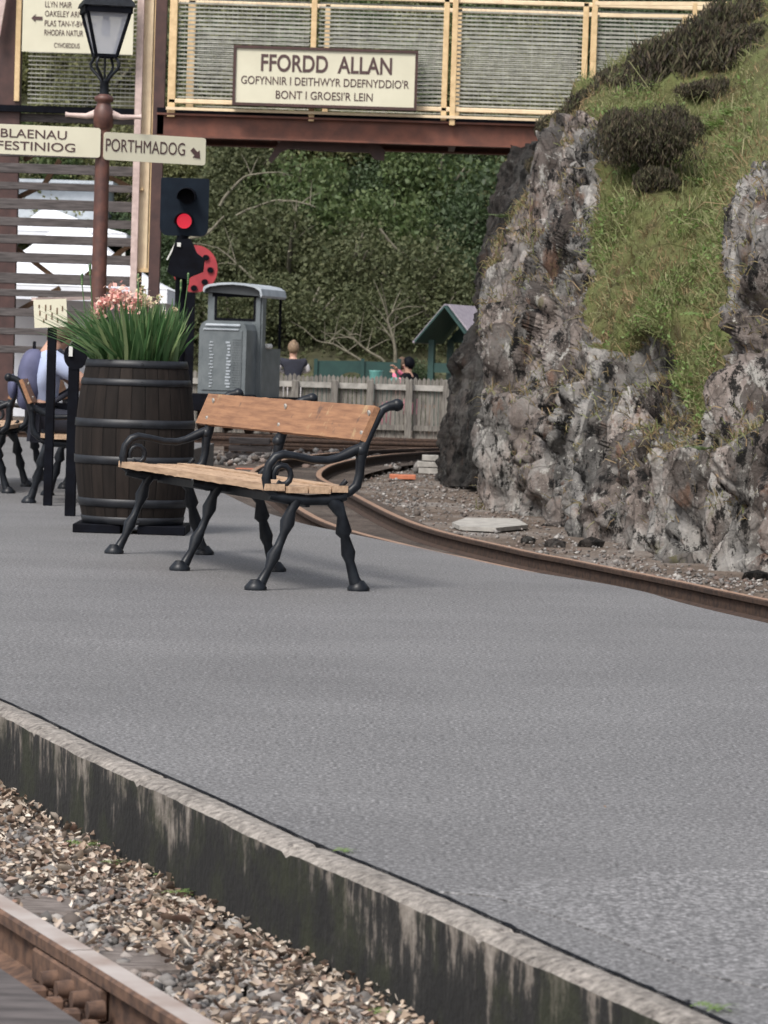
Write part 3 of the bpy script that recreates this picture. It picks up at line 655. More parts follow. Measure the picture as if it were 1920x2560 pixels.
arr_obj('rock_shoulder', (S2 + a * D2[..., None]).reshape(-1, 3), np.stack([idx[:-1, :-1], idx[1:, :-1], idx[1:, 1:], idx[:-1, 1:]], -1).reshape(-1, 4), M['rockdarkshaded'], kind='structure')

# grass on the slope
def blades(P, Nn, length, width, lean=.5, jit=.4):
    n = len(P); dirn = Nn * .45 + np.array([0, 0, .75]) + rng.normal(size=(n, 3)) * lean; dirn /= np.linalg.norm(dirn, axis=1, keepdims=True)
    sd = np.cross(dirn, rand_dirs(n)); sd /= np.linalg.norm(sd, axis=1, keepdims=True)
    L2 = length * rng.lognormal(0, jit, (n, 1)); droop = np.array([0, 0, -1]) * L2 * rng.uniform(.1, .55, (n, 1)) + rng.normal(size=(n, 3)) * L2 * .15
    m = P + dirn * L2 * .55; tip = P + dirn * L2 + droop
    v = np.stack([P - sd * width, P + sd * width, m + sd * width * .8, m - sd * width * .8, tip], 1).reshape(-1, 3)
    t = np.array([(0, 1, 2), (0, 2, 3), (3, 2, 4)]); return v, (t[None] + (np.arange(n) * 5)[:, None, None]).reshape(-1, 3)
def pick(mask, n):
    w_ = mask.ravel(); c = np.flatnonzero(w_ > 0); k = rng.choice(c, n, p=w_[c] / w_[c].sum())
    return SP.reshape(-1, 3)[k] + rng.normal(size=(n, 3)) * .015, NR.reshape(-1, 3)[k]
vis = (U < 2000) & (V > -60) & (V < 1300)
lownoise = np.array([[noise.fractal(Vector(p) * 1.8, .7, 2, 3) for p in row[::1]] for row in S[::5, ::5]]).repeat(5, 0).repeat(5, 1)[:NU, :NV]
gm = (veg > .45) * vis * (V > 120) * np.clip(.5 + 2.6 * lownoise, .02, 2)
P, Nn = pick(gm, 30000); v, f = blades(P, Nn, .07, .004, .6, .65); arr_obj('bank_grass', v, f, M['grass'], kind='stuff')
sm_ = ((veg > .12) & (veg < .8)) * vis * (V > 250) * 1.0 + (veg > .5) * vis * np.clip(-lownoise * 3, 0, 1) * .5
N2 = np.cross(np.gradient(SP, axis=0), np.gradient(SP, axis=1)); N2 /= np.linalg.norm(N2, axis=2, keepdims=True) + 1e-9
if (N2 * NR).sum() < 0: N2 = -N2
slope_up = np.clip((N2[..., 2] - .30) * 4, 0, 1) * (veg < .1) * vis * (U > 1225) * (V > 330) * np.clip(.25 + lownoise * 4, 0, 1)
P, Nn = pick(slope_up, 5000); v, f = blades(P, Nn, .06, .004, .6); arr_obj('ledge_grass', v, f, M['grass'], kind='stuff')
P, Nn = pick(sm_ + slope_up * 1.0, 15000); v, f = blades(P, Nn, .08, .004, .6); arr_obj('dry_grass', v, f, M['straw'], kind='stuff')
hm = (veg > .5) * vis * (V > 200) * np.clip(lownoise * 4 - .2, 0, 1)
P, Nn = pick(hm, 9000); P += Nn * rng.uniform(.0, .07, (len(P), 1)); v, f = leaf_quads(P, .032, .2, .5); arr_obj('bank_herbs', v, f, M['fern'], kind='stuff')
# heather bushes
def bush(name, label, cat, c, rad, n, leaf, mat, stemmat, group=None, nclump=14, up=.6, asp=.35, flat=1.0):
    o = thing(name, label, cat, c, 0, group); P = []
    for k in range(nclump):
        q = rand_dirs(1)[0] * rng.uniform(.25, .8) * np.array([rad, rad * .8, rad * .75 * flat]); q[2] = abs(q[2]) * 1.0 + rad * .12
        m_ = int(n / nclump); r_ = rad * rng.uniform(.25, .5)
        P.append(q + rand_dirs(m_) * (r_ * rng.random((m_, 1)) ** .45))
    P = np.concatenate(P); v, f = leaf_quads(P, leaf, up, asp); arr_obj('foliage', v, f, mat, o)
    mb = MB()
    for k in range(7):
        q = Vector(rand_dirs(1)[0]) * rad * .6; q.z = abs(q.z) + rad * .3; mb.tube([(0, 0, -rad * .3), q * .5 + Vector((0, 0, .02)), q], [rad * .04, rad * .03, rad * .012], 5)
    mb.build('stem', stemmat, o); return o
HB = [((1612, 388, 28.0), .46, 'big dark heather bush hanging above the rock pinnacle'), ((1555, 345, 28.6), .25, 'dark heather clump between the rock pinnacle and the big bush'),
      ((1690, 340, 29.2), .28, 'heather clump at the right side of the big bush'), ((1640, 470, 27.6), .2, 'low green heath tuft under the big heather bush')]
for (c, r_, lb) in HB: bush('heather_bush', lb, 'heather bush', pd(*c), r_, 26000 if r_ > .3 else 10000, .042, M['heather'], M['barkdark'], None, 22, 1.6, .17)
hb = []
for x, y, D, r_ in [(1405, 395, 33.0, .30), (1400, 330, 33.2, .28), (1450, 320, 32.6, .34), (1500, 262, 32.6, .36), (1560, 230, 32.2, .36), (1540, 190, 33.0, .26), (1620, 190, 32.4, .4), (1690, 165, 32.2, .42), (1690, 120, 33.2, .3), (1760, 125, 32.2, .42), (1760, 210, 31.6, .26), (1820, 70, 33, .4), (1840, 140, 32, .42), (1900, 50, 33, .45), (1905, 130, 32, .42), (1960, 0, 33.4, .5), (1350, 420, 33.8, .18), (1830, 220, 31.4, .24), (1480, 300, 32.2, .34), (1580, 210, 32.4, .34), (1880, 90, 32.2, .36), (1440, 350, 32.4, .26)]:
    hb.append((x, y + (34 if y < 300 else 8), D, r_ * .88))
for i, (x, y, D, r_) in enumerate(hb):
    if i < 3: src = bush('heather_bush', 'dark heather clump on the ridge above the cutting', 'heather bush', pd(x, y, D), r_, 14000, .048, M['heather'], M['barkdark'], 'heather along the top of the cutting', 24, 1.6, .17); proto = (proto + [src]) if i else [src]; pr_r = (pr_r + [r_]) if i else [r_]
    else:
        k = i % 3; c = copy_tree(proto[k]); c.location = pd(x, y, D); c.rotation_euler = (0, 0, i * 1.3); s_ = 1.12 * r_ / pr_r[k]; c.scale = (s_ * random.uniform(.8, 1.3), s_, s_ * random.uniform(.65, 1.15))
# ferns
def fern(loc, r_, label, cat='fern', mat='fern', n=9):
    o = thing('fern', label, cat, loc); mb = MB()
    for k in range(n):
        a = 2 * math.pi * k / n + random.uniform(-.3, .3); L2 = r_ * random.uniform(.7, 1.15); pr = []
        for s_ in range(9):
            t = s_ / 8; pr.append(Vector((math.cos(a) * L2 * t, math.sin(a) * L2 * t, L2 * (.75 * t - .6 * t * t))))
        for s_ in range(1, 8):
            w_ = L2 * .26 * math.sin(math.pi * (.12 + .88 * s_ / 8)) ; sd = Vector((-math.sin(a), math.cos(a), -.15)); fw = (pr[s_ + 1] - pr[s_])
            for sg in (-1, 1):
                tip = pr[s_] + sd * sg * w_ + fw * .5; mb.add([pr[s_], pr[s_] + fw * .75, tip], [(0, 1, 2)])
    mb.build('fronds', M[mat], o); return o
FG = 'bright ferns scattered on the grassy bank'
def surf(x, y, lift=.03):
    k = np.argmin((U - x) ** 2 + (V - y) ** 2); return Vector(SP.reshape(-1, 3)[k] + NR.reshape(-1, 3)[k] * lift)
for x, y in [(1790, 330), (1830, 300), (1770, 400), (1730, 470), (1850, 380), (1700, 600), (1650, 560), (1770, 800), (1700, 690), (1880, 290)]:
    fern(surf(x, y), random.uniform(.16, .26), 'bright green fern on the grassy bank', 'fern').__setitem__('group', FG)
for x, y, r_, lb in [(1655, 1372, .12, 'small bright weed at the foot of the rock'), (1860, 1405, .22, 'green weed clump at the foot of the rock by the right edge'), (1840, 1140, .12, 'small plant in a cleft of the right-hand rock'), (1240, 540, .16, 'fern on the far rock edge under the bridge')]:
    fern(surf(x, y, .08) if y < 1300 else pg(x, y, -.24), r_, lb, 'weed', 'leafA' if y < 1300 else 'fern', 14)

# strip of pale gravel, scattered stones at the foot of the rock
P = []
for k in range(3400):
    i = random.randrange(12, len(far_rail) - 34); o = random.uniform(.12, 1.4) ** 1.0
    q = offset(far_rail[i - 1:i + 2], -o * s2)[1] + Vector((random.uniform(-.1, .1), random.uniform(-.3, .3), 0)); P.append((q.x, q.y, -.245))
P = np.array(P); v, f = stones(P, .0105); arr_obj('trackside_gravel', v, f, M['stones'], kind='stuff')
for x, y, s_, lb in [(1385, 1362, .06, 'small dark loose rock on the gravel left of its neighbour'), (1478, 1362, .07, 'small dark loose rock on the gravel near the cliff foot'), (1895, 1443, .07, 'dark loose rock on the gravel at the right edge'), (1318, 1352, .04, 'smallest dark loose rock beside the curving rail')]:
    mb = MB(); c = pg(x, y, -.24); mb.add([c + Vector((v_.x * s_ * 1.5, v_.y * s_, v_.z * s_ * .8)) * random.uniform(.8, 1.2) for v_ in ico], [tuple(t_) for t_ in icof]); tag(mb.build('loose_rock', M['rockdarkshaded']), lb, 'rock')
mb = MB(); pp = [pg(x, y, -.236) for x, y in [(1130, 1312), (1165, 1300), (1290, 1302), (1320, 1318), (1240, 1326), (1150, 1322)]]; mb.prism([(p.x, p.y) for p in pp], (0, 0, -.232), (1, 0, 0), (0, 1, 0), .03)
tag(mb.build('concrete_slab', M['concrete']), 'pale flat concrete slab lying on the dirt beside the rail', 'slab')

# ------------------------------------------------------------ footbridge
BY = 37.8
def bx(x, y=600): return pd(x, y, BY).x
def bz(x, y): return pd(x, y, BY).z
zb0, zb1 = 3.345, 3.60; zr0, zr1 = 3.735, 4.92
X0, X1 = bx(392, 300), 3.6; BW = 1.35
br = thing('footbridge', 'brown steel footbridge with cream railings crossing over the track', 'footbridge', (X0, BY, -.25))
for yy in (BY, BY + BW):
    mb = MB(); mb.box(((X0 + X1) / 2, yy + .05, (zb0 + zb1) / 2), (X1 - X0, .02, zb1 - zb0))
    for z in (zb0 + .008, zb1 - .008): mb.box(((X0 + X1) / 2, yy + .05, z), (X1 - X0 - .002, .16, .022))
    build_w(mb, 'beam', M['brown'], br)
mb = MB(); mb.box(((X0 + X1) / 2, BY + BW / 2 + .05, zb1 + .035), (X1 - X0, BW + .12, .05)); build_w(mb, 'deck', M['black'], br)
mb = MB()
for k in range(7): mb.box((X0 + .4 + k * .95, BY + BW / 2 + .05, zb0 + .05), (.07, BW - .15, .08))
build_w(mb, 'cross_member', M['darkbrown'], br)
bpost = [430, 781, 1122, 1470, 1800]
for yy, fr in ((BY, True), (BY + BW, False)):
    for z in (zr0, zr1) if fr else (zr0, zr1 + .03):
        mb = MB(); mb.box(((bx(420, 270) + X1) / 2, yy, z), (X1 - bx(420, 270), .05, .05), bev=.008); build_w(mb, 'rail', M['creampale'], br)
    if fr: mb = MB(); mb.box(((X0 + X1) / 2 + .05, yy - .06, zr0 - .085), (X1 - X0 - .1, .03, .03)); build_w(mb, 'kick_rail', M['creampale'], br)
    for k, x in enumerate(bpost):
        xx = bx(x, 200) + (0 if fr else .12)
        for off in ((-.045, .05) if fr and k >= 2 else (0,)):
            mb = MB(); mb.box((xx + off, yy - (.03 if off > 0 else 0), (zr0 + zr1) / 2 - .05), (.062 if k > 0 else .085, .05, zr1 - zr0 + .25 - (.1 if off < 0 else 0)), bev=.006); build_w(mb, 'post', M['cream'], br)
    for k in range(4):
        xa = bx(bpost[k], 200) + (.05 if fr else .15); xb = bx(bpost[k + 1], 200) - .05
        mb = MB(); z = zr0 + .05
        while z < zr1 - .03:
            mb.box(((xa + xb) / 2, yy + .03, z), (xb - xa, .008, .017 if fr else .012)); z += .0465
        x = xa + .02
        while x < xb:
            mb.box((x, yy + .036, (zr0 + zr1) / 2), (.003, .003, zr1 - zr0 - .06)); x += .052 if fr else .156
        build_w(mb, 'mesh_panel', M['wire'], br)
# short cream railings on the bank at the bridge end
rg = thing('railing', 'short cream railing on the bank beyond the bridge end', 'railing', pd(1650, 60, 36.6))
mb = MB(); mb.bar(pd(1488, 8, 36.6), pd(1815, 10, 36.6), .04); build_w(mb, 'rail', M['creampale'], rg)
mb = MB(); mb.bar(pd(1500, 38, 36.6), pd(1735, 41, 36.6), .036); build_w(mb, 'rail', M['creampale'], rg)
for x in (1738, 1712): mb = MB(); mb.bar(pd(x, 8 if x > 1720 else 42, 36.6), pd(x - 8, 200, 36.6), .045); build_w(mb, 'post', M['cream'], rg)
# hanging dark fitting under the beam
mb = MB(); pts = [(668, 397), (690, 360), (706, 344), (940, 350), (962, 372), (960, 398), (935, 394), (925, 378), (800, 374), (720, 368), (700, 376), (676, 404)]
mb.prism([(pd(x, y, BY).x, pd(x, y, BY).z) for x, y in pts][::-1], (0, BY + .3, 0), (1, 0, 0), (0, 0, 1), .12)
tag(mb.build('bracket', M['darkbrown']), 'dark arched bracket hanging under the middle of the bridge beam', 'bracket')

def board_sign(name, label, x0, y0, x1, y1, D, depth, lines, cat='sign', frame=True, bord=.03):
    a = pd(x0, y1, D); b = pd(x1, y0 + (x1 - x0) * .0314, D); z0 = a.z; z1 = pd(x0, y0, D).z; wd = b.x - a.x
    o = thing(name, label, cat, (a.x + wd / 2, D, z0)); 
    if frame:
        mb = MB()
        mb.box((a.x + wd / 2, D + depth / 2, z1 - bord / 2), (wd, depth, bord)); mb.box((a.x + wd / 2, D + depth / 2, z0 + bord / 2), (wd, depth, bord))
        for xx in (a.x + bord / 2, b.x - bord / 2): mb.box((xx, D + depth / 2, (z0 + z1) / 2), (bord, depth * .98, z1 - z0 - 2 * bord))
        build_w(mb, 'frame', M['darkbrown'], o)
    k = bord if frame else 0
    mb = MB(); mb.box((a.x + wd / 2, D + .03, (z0 + z1) / 2), (wd - 2 * k, .02, z1 - z0 - 2 * k)); build_w(mb, 'face', M['signface'], o)
    for (s_, tx0, ty0, tx1, ty1, bold) in lines:   # fractions of the board, from the top left
        text_mesh(o, s_, (a.x + wd * tx0, D + .019, z1 - (z1 - z0) * ty1), (1, 0, 0), (0, 0, 1), wd * (tx1 - tx0), (z1 - z0) * (ty1 - ty0), M['letter'], bold=bold)
    return o
board_sign('footbridge_sign', 'framed cream sign on the footbridge reading FFORDD ALLAN', 580, 112, 1046, 262, BY - .2, .15, [
    ('FFORDD  ALLAN', .15, .13, .86, .42, .02), ("GOFYNNIR I DEITHWYR DDEFNYDDIO'R", .045, .50, .955, .64, .004), ("BONT I GROESI'R LEIN", .235, .73, .76, .87, .004)])
lsn = board_sign('direction_sign', 'cream walks sign with a left arrow behind the lamp lantern', 54, -44, 336, 128, BY - .15, .04, [
    ('LLYN MAIR', .20, .26, .44, .345, 0), ('OAKELEY ARMS', .20, .395, .56, .48, 0), ('PLAS TAN-Y-BWLCH', .20, .535, .66, .62, .004), ('RHODFA NATUR', .20, .67, .55, .755, .004), ('CYHOEDDUS', .29, .86, .52, .93, .0)], frame=False)
a = pd(62, 44, BY - .15); mb = MB(); mb.prism([(.08, 0), (.13, .045), (.12, .018), (.20, .018), (.20, -.018), (.12, -.018), (.13, -.045)], (a.x - .01, BY - .135, a.z), (1, 0, 0), (0, 0, 1), .006); build_w(mb, 'arrow', M['letter'], lsn)

# stair tower on the left: columns, mesh bay, boarded lattice
TY = BY + .25
tw = thing('stair_tower', 'brown steel and timber stair tower carrying the left end of the footbridge', 'stair tower', (bx(200), TY, -.25))
def tcol(x, wpx, y0, y1, D, mat, nm='column', dy=.12, x2=None):
    a = pd(x, y0, D); b = pd(x2 if x2 is not None else x, y1, D); b.x = a.x if x2 is None else b.x; wd = wpx / F * D
    mb = MB(); mb.bar(a, b, wd, dy, up=(0, 1, 0), bev=.004); return build_w(mb, nm, mat, tw)
def vtcol(xtop, wpx, D, mat, nm, ytop=-60, zbot=-.25, dy=.12):
    a = pd(xtop, ytop, D); mb = MB(); wd = wpx / F * D; mb.box((a.x, D, (a.z + zbot) / 2), (wd, dy, a.z - zbot), bev=.004); return build_w(mb, nm, mat, tw)
vtcol(407, 28, BY + .1, M['darkbrown'], 'column'); vtcol(364, 22, BY + .35, M['brown'], 'column'); vtcol(30, 60, BY + .3, M['darkbrown'], 'column')
vtcol(378, 26, BY + .22, M['creampale'], 'drainpipe', zbot=bz(370, 672), dy=.1); vtcol(391, 9, BY + .2, M['cream'], 'drainpipe', zbot=bz(380, 672), dy=.06)
vtcol(355, 17, BY + .1, M['pinkpipe'], 'drainpipe', zbot=bz(330, 742), dy=.07)
mb = MB(); mb.box((bx(357, 655), BY + .2, bz(357, 675)), (.16, .14, .04)); mb.box((bx(345, 470), BY + .16, bz(345, 471)), (.1, .1, .03)); build_w(mb, 'pipe_bracket', M['cream'], tw)
xa, xb = bx(-60), bx(345)
mb = MB(); mb.box(((xa + xb) / 2, TY, bz(170, 272)), (xb - xa, .14, .07)); build_w(mb, 'landing_beam', M['black'], tw)
mb = MB(); mb.box(((xa + xb) / 2, TY + .08, bz(170, 292)), (xb - xa, .08, .09)); build_w(mb, 'landing_board', M['greywood'], tw)
vtcol(50, 13, TY - .02, M['cream'], 'rail_post', zbot=bz(50, 250), dy=.05)
mb = MB(); z = bz(170, 255)
while z < bz(170, -60): mb.box(((bx(52) + xb) / 2, TY + .05, z), (xb - bx(52), .008, .014)); z += .0465
x = bx(60)
while x < xb: mb.box((x, TY + .056, bz(170, 100)), (.003, .003, 1.4)); x += .052
build_w(mb, 'mesh_panel', M['wire'], tw)
mb = MB(); mb.bar(pd(-8, 90, BY + .1), pd(16, -50, BY + .1), .07); build_w(mb, 'handrail', M['pinkpipe'], tw)
for k, (y0, y1) in enumerate([(334, 352), (372, 392), (410, 434), (457, 475), (498, 524), (545, 566), (588, 610), (633, 657), (684, 710), (725, 742), (772, 792), (822, 838), (866, 884)]):
    yc = (y0 + y1) / 2; c = pd(160, yc + 2, TY); mb = MB()
    mb.box(((xa + xb) / 2, TY, c.z), (xb - xa, .035, (y1 - y0) / F * TY), bev=.003); build_w(mb, 'slat', M['greywood'], tw)
for (p, q) in (((-10, 520), (105, 465)), ((0, 590), (150, 705)), ((215, 690), (330, 610)), ((60, 400), (150, 350)), ((40, 780), (150, 720)), ((105, 470), (150, 400)), ((330, 470), (225, 420)), ((330, 760), (220, 700))):
    mb = MB(); a = pd(*p, TY + .25); b = pd(*q, TY + .25); mb.bar(a, b, .10, .05); build_w(mb, 'brace', M['brownwood'], tw)
vtcol(8, 24, TY + .15, M['black'], 'column', ytop=290)

# ------------------------------------------------------------ lamp post with signs
LY = 24.0; lp0 = pd(258, 320, LY); LX = lp0.x
def lz(y, x=258): return pd(x, y, LY).z
lm = thing('street_lamp', 'brown platform lamp post with a black tapered lantern', 'street lamp', (LX, LY, 0))
mb = MB(); mb.lathe([(.11, 0), (.11, .25), (.085, .32), (.055, .5), (.05, lz(330)), (.05, lz(322)), (.068, lz(318)), (.072, lz(280)), (.058, lz(270)), (.05, lz(262)), (.046, lz(256)), (.066, lz(252)), (.066, lz(243)), (.04, lz(238)), (.035, lz(236))], 20, (LX, LY, 0)); build_w(mb, 'post', M['lampbrown'], lm)
mb = MB(); z0 = lz(288)
for sg in (-1, 1): mb.tube([(LX + sg * .05, LY, z0 + .01), (LX + sg * .12, LY, z0 - .01), (LX + sg * .24, LY, z0 - .005), (LX + sg * .265, LY, z0 - .003)], [.032, .02, .015, .02], 8)
build_w(mb, 'ladder_bar', M['pinkpipe'], lm)
mb = MB(); mb.lathe([(.034, lz(238)), (.03, lz(205)), (.036, lz(202)), (.03, lz(199))], 14, (LX, LY, 0))
for a in range(4):
    dx, dy = math.cos(R(45 + 90 * a + 20)), math.sin(R(45 + 90 * a + 20))
    mb.tube([(LX + dx * r_, LY + dy * r_, lz(y)) for r_, y in ((.02, 205), (.05, 190), (.105, 172), (.115, 160), (.09, 146), (.075, 140))], .011, 6)
mb.tube([(LX, LY, lz(200)), (LX, LY, lz(140))], .008, 6)
build_w(mb, 'bracket', M['iron'], lm)
zB, zT = lz(140), lz(28); hb_, ht_ = .072, .152; RM = Matrix.Rotation(R(12), 3, 'Z')
def cor(h, z): return [RM @ Vector((sx * h, sy * h, 0)) + Vector((LX, LY, z)) for sx, sy in ((-1, -1), (1, -1), (1, 1), (-1, 1))]
cb, ct = cor(hb_, zB), cor(ht_, zT)
mb = MB()
for k in range(4):
    mb.bar(cb[k], ct[k], .018); mb.bar(cb[k], cb[(k + 1) % 4], .02, .02); mb.bar(ct[k], ct[(k + 1) % 4], .03, .04)
lt = build_w(mb, 'lantern_frame', M['black'], lm)
cb2, ct2 = cor(hb_ - .004, zB), cor(ht_ - .008, zT)
for k in range(4):
    mb = MB(); mb.add([cb2[k], cb2[(k + 1) % 4], ct2[(k + 1) % 4], ct2[k]], [(0, 1, 2, 3)]); build_w(mb, 'pane', M['glass'], lt)
mb = MB(); mb.tube([(LX, LY, zT), (LX, LY, zT - .06)], .022, 10); build_w(mb, 'lamp_holder', M['black'], lt)
mb = MB(); mb.tube([(LX, LY, zT - .06), (LX, LY, zT - .17)], .03, 10); build_w(mb, 'bulb', M['whitepaint'], lt)
mb = MB(); r0 = cor(.18, zT + .025); r1 = cor(.17, zT + .055); r2 = cor(.06, zT + .19); r3 = cor(.05, zT + .24)
vs = r0 + r1 + r2 + r3; fs = [(0, 3, 2, 1), (12, 13, 14, 15)] + [(4 * q_ + k, 4 * q_ + (k + 1) % 4, 4 * q_ + 4 + (k + 1) % 4, 4 * q_ + 4 + k) for q_ in range(3) for k in range(4)]
mb.add(vs, fs); build_w(mb, 'lantern_roof', M['iron'], lm)
# its two finger boards (bolted on, so parts of the post)
def finger(label, ang, length, side, zc, hgt, lines, arrow=False, rad=.02):
    c = Vector((LX, LY - .058, zc)); ux = Vector((math.cos(ang), math.sin(ang), 0)); uy = Vector((0, 0, 1)); nn_ = ux.cross(uy)
    a0, a1 = (.0, length) if side > 0 else (-length, .0)
    q = []
    for (cx_, cz_, st) in ((a1 - rad, hgt / 2 - rad, 0), (a0 + rad, hgt / 2 - rad, 90), (a0 + rad, -hgt / 2 + rad, 180), (a1 - rad, -hgt / 2 + rad, 270)):
        for k in range(5): a = R(st + k * 22.5); q.append((cx_ + rad * math.cos(a), cz_ + rad * math.sin(a)))
    mb = MB(); off = c + ux * (.012 * side); mb.prism(q, off, ux, uy, .018); o = build_w(mb, 'sign_arm', M['signface'], lm); o['label'] = label
    for (s_, x0, x1, z0_, z1_, bold) in lines:
        text_mesh(o, s_, off + ux * x0 + uy * z0_ + nn_ * .0105, ux, uy, x1 - x0, z1_ - z0_, M['letter'], bold=bold, th=.002)
    if arrow:
        mb = MB(); ca, sa = math.cos(R(-45)), math.sin(R(-45)); A = [(-.045, .016), (.0, .016), (.0, .036), (.045, 0), (.0, -.036), (.0, -.016), (-.045, -.016)]
        mb.prism([(x * ca - y * sa, x * sa + y * ca) for x, y in A], off + ux * (length - .075) + uy * -.018 + nn_ * .012, ux, uy, .003); build_w(mb, 'arrow', M['letter'], o)
finger('cream arm lettered PORTHMADOG with a slanting arrow', R(27), .77, 1, lz(366, 275) - .0, .192, [('PORTHMADOG', .012, .61, -.035, .052, 0)], True)
finger('cream arm lettered BLAENAU FFESTINIOG', R(10), .86, -1, lz(359, 258), .205, [('BLAENAU', -.69, -.235, .012, .072, .004), ('FFESTINIOG', -.765, -.175, -.072, -.012, .004)])

# ------------------------------------------------------------ cast iron benches
def bench_frame(mb, arm=True):
    def T(pts, rad, seg=8): mb.tube([(0, y, z) for y, z in pts], rad, seg)
    T([(-.012, .012), (.006, .035), (.035, .09), (.055, .145), (.078, .19), (.098, .24), (.112, .288), (.13, .345), (.15, .385)], [.032, .024, .018, .031, .020, .019, .034, .021, .028])
    T([(.436, .012), (.42, .05), (.398, .124), (.39, .16), (.372, .23), (.366, .25), (.355, .32), (.335, .36), (.30, .388)], [.034, .026, .021, .033, .021, .038, .022, .033, .026])
    T([(.03, .402), (.10, .392), (.2, .385), (.3, .39), (.37, .405)], [.018, .026, .022, .026, .02])
    if arm: T([(.06, .40), (.02, .43), (.012, .475), (.022, .53), (.05, .565), (.085, .578), (.14, .572), (.216, .557), (.28, .555), (.33, .568), (.38, .59), (.43, .612)], [.02, .02, .021, .019, .02, .019, .016, .017, .018, .018, .023, .022])
    c = (.085, .487)
    if arm: T([(c[0] + .042 * math.cos(a) * (1 - k * .02), c[1] + .047 * math.sin(a) * (1 - k * .02)) for k, a in enumerate([R(200 - 33 * q) for q in range(11)])], .013)
    T([(.34, .40), (.385, .422), (.418, .45), (.43, .5), (.432, .56), (.44, .61), (.455, .645), (.484, .704), (.505, .75), (.522, .778), (.55, .793), (.588, .80)], [.018, .02, .022, .02, .023, .028, .022, .019, .02, .02, .02, .025])
    T([(.36, .41), (.35, .45), (.37, .47)], .012)
    mb.ball((0, .59, .80), .028); mb.ball((0, .434, .6), .03)
    for y in (-.02, .44): 
        mb.lathe([(.048, 0), (.05, .012), (.035, .03), (.022, .045)], 12, (0, y, 0))
def make_bench(label, L=2.38, over=.16):
    o = thing('park_bench', label, 'bench')
    for k in range(3):
        mb = MB(); bench_frame(mb, k != 1); x = -L / 2 + L * k / 2 * 1.0; q = mb.build('end_frame', M['iron'], o); q.location.x = x
        mb = MB()
        for (y, z) in ((.495, .76), (.465, .672)): mb.tube([(0, y - .028, z + .004), (0, y - .036, z + .002)], .012, 8)
        mb.build('bolt', M['concrete'], q)
    # backrest board, a single tilted plank
    mb = MB(); n = 40; th = .026; lo = Vector((0, .432, .642)); hi = Vector((0, .495, .79)); tdir = (hi - lo).normalized(); nd = Vector((0, tdir.z, -tdir.y))
    x0, x1 = -L / 2 - over, L / 2 + .02; vs = []
    for i in range(n + 1):
        x = x0 + (x1 - x0) * i / n; w0 = .003 * noise.noise(Vector((i * .7, 0, 0))); w1 = .003 * noise.noise(Vector((i * .7, 9, 0)))
        for pnt in (lo + tdir * w0, hi + tdir * w1): vs += [pnt + Vector((x, 0, 0)) - nd * th / 2 * (1), pnt + Vector((x, 0, 0)) + nd * th / 2]
    fs = [(0, 1, 3, 2), (n * 4, n * 4 + 2, n * 4 + 3, n * 4 + 1)]
    for i in range(n):
        a = i * 4; b = a + 4; fs += [(a, a + 2, b + 2, b), (a + 1, b + 1, b + 3, a + 3), (a + 2, a + 3, b + 3, b + 2), (a, b, b + 1, a + 1)]
    mb.add(vs, fs); mb.build('backrest', M['benchback'], o)
    for (y, wd) in ((.045, .085), (.142, .095), (.245, .095), (.335, .07)):
        mb = MB(); vs = []; h = .028; n = 50
        for i in range(n + 1):
            x = -L / 2 - .05 + (L + .08) * i / n; z = .428 + (.012 * ((y - .2) / .17) ** 2); j = .004 * noise.noise(Vector((i * .9, y * 30, 0))); j2 = .008 * noise.fractal(Vector((i * .8, y * 30, 4)), .6, 2, 3)
            vs += [(x, y - wd / 2 + j2 * .5, z - h / 2 - max(0, j2)), (x, y - wd / 2 + j * .3, z + h / 2 + j), (x, y + wd / 2, z + h / 2 + j), (x, y + wd / 2, z - h / 2)]
        fs = [(0, 1, 2, 3), (n * 4 + 3, n * 4 + 2, n * 4 + 1, n * 4)] + [(i * 4 + k, i * 4 + 4 + k, i * 4 + 4 + (k + 1) % 4, i * 4 + (k + 1) % 4) for i in range(n) for k in range(4)]
        mb.add(vs, fs); mb.build('seat_slat', M['benchseat'], o)
    mb = MB(); mb.bar((-L / 2, .2, .372), (L / 2, .2, .372), .02, .035); mb.build('tie_bar', M['iron'], o)
    return o
pf, pn = pg(295, 1384), pg(650, 1475); axis = pn - pf; axis.z = 0
Lb = axis.length; ang = math.atan2(axis.y, axis.x)
# local x from far frame to near frame, local y (front to back) = left of x
b1 = make_bench('weathered bench with an orange-brown back board in the middle of the platform', Lb)
b1.location = (pf + pn) / 2; b1.rotation_euler = (0, 0, ang); b1.location.z = 0
BG = 'iron benches at the left edge behind the notice posts'
b2 = copy_tree(b1); b2.location = (-2.24, 23.25, 0); b2.rotation_euler = (0, 0, R(90)); b2.location.x = -1.84
tag(b2, 'ornate iron bench at the left edge, the one the person with the rucksack sits on', 'bench', BG)
b3 = copy_tree(b1); b3.location = (-3.0, 24.6, 0); b3.rotation_euler = (0, 0, R(-90))
tag(b3, 'ornate iron bench cut by the left edge of the photo, behind the sitter', 'bench', BG)

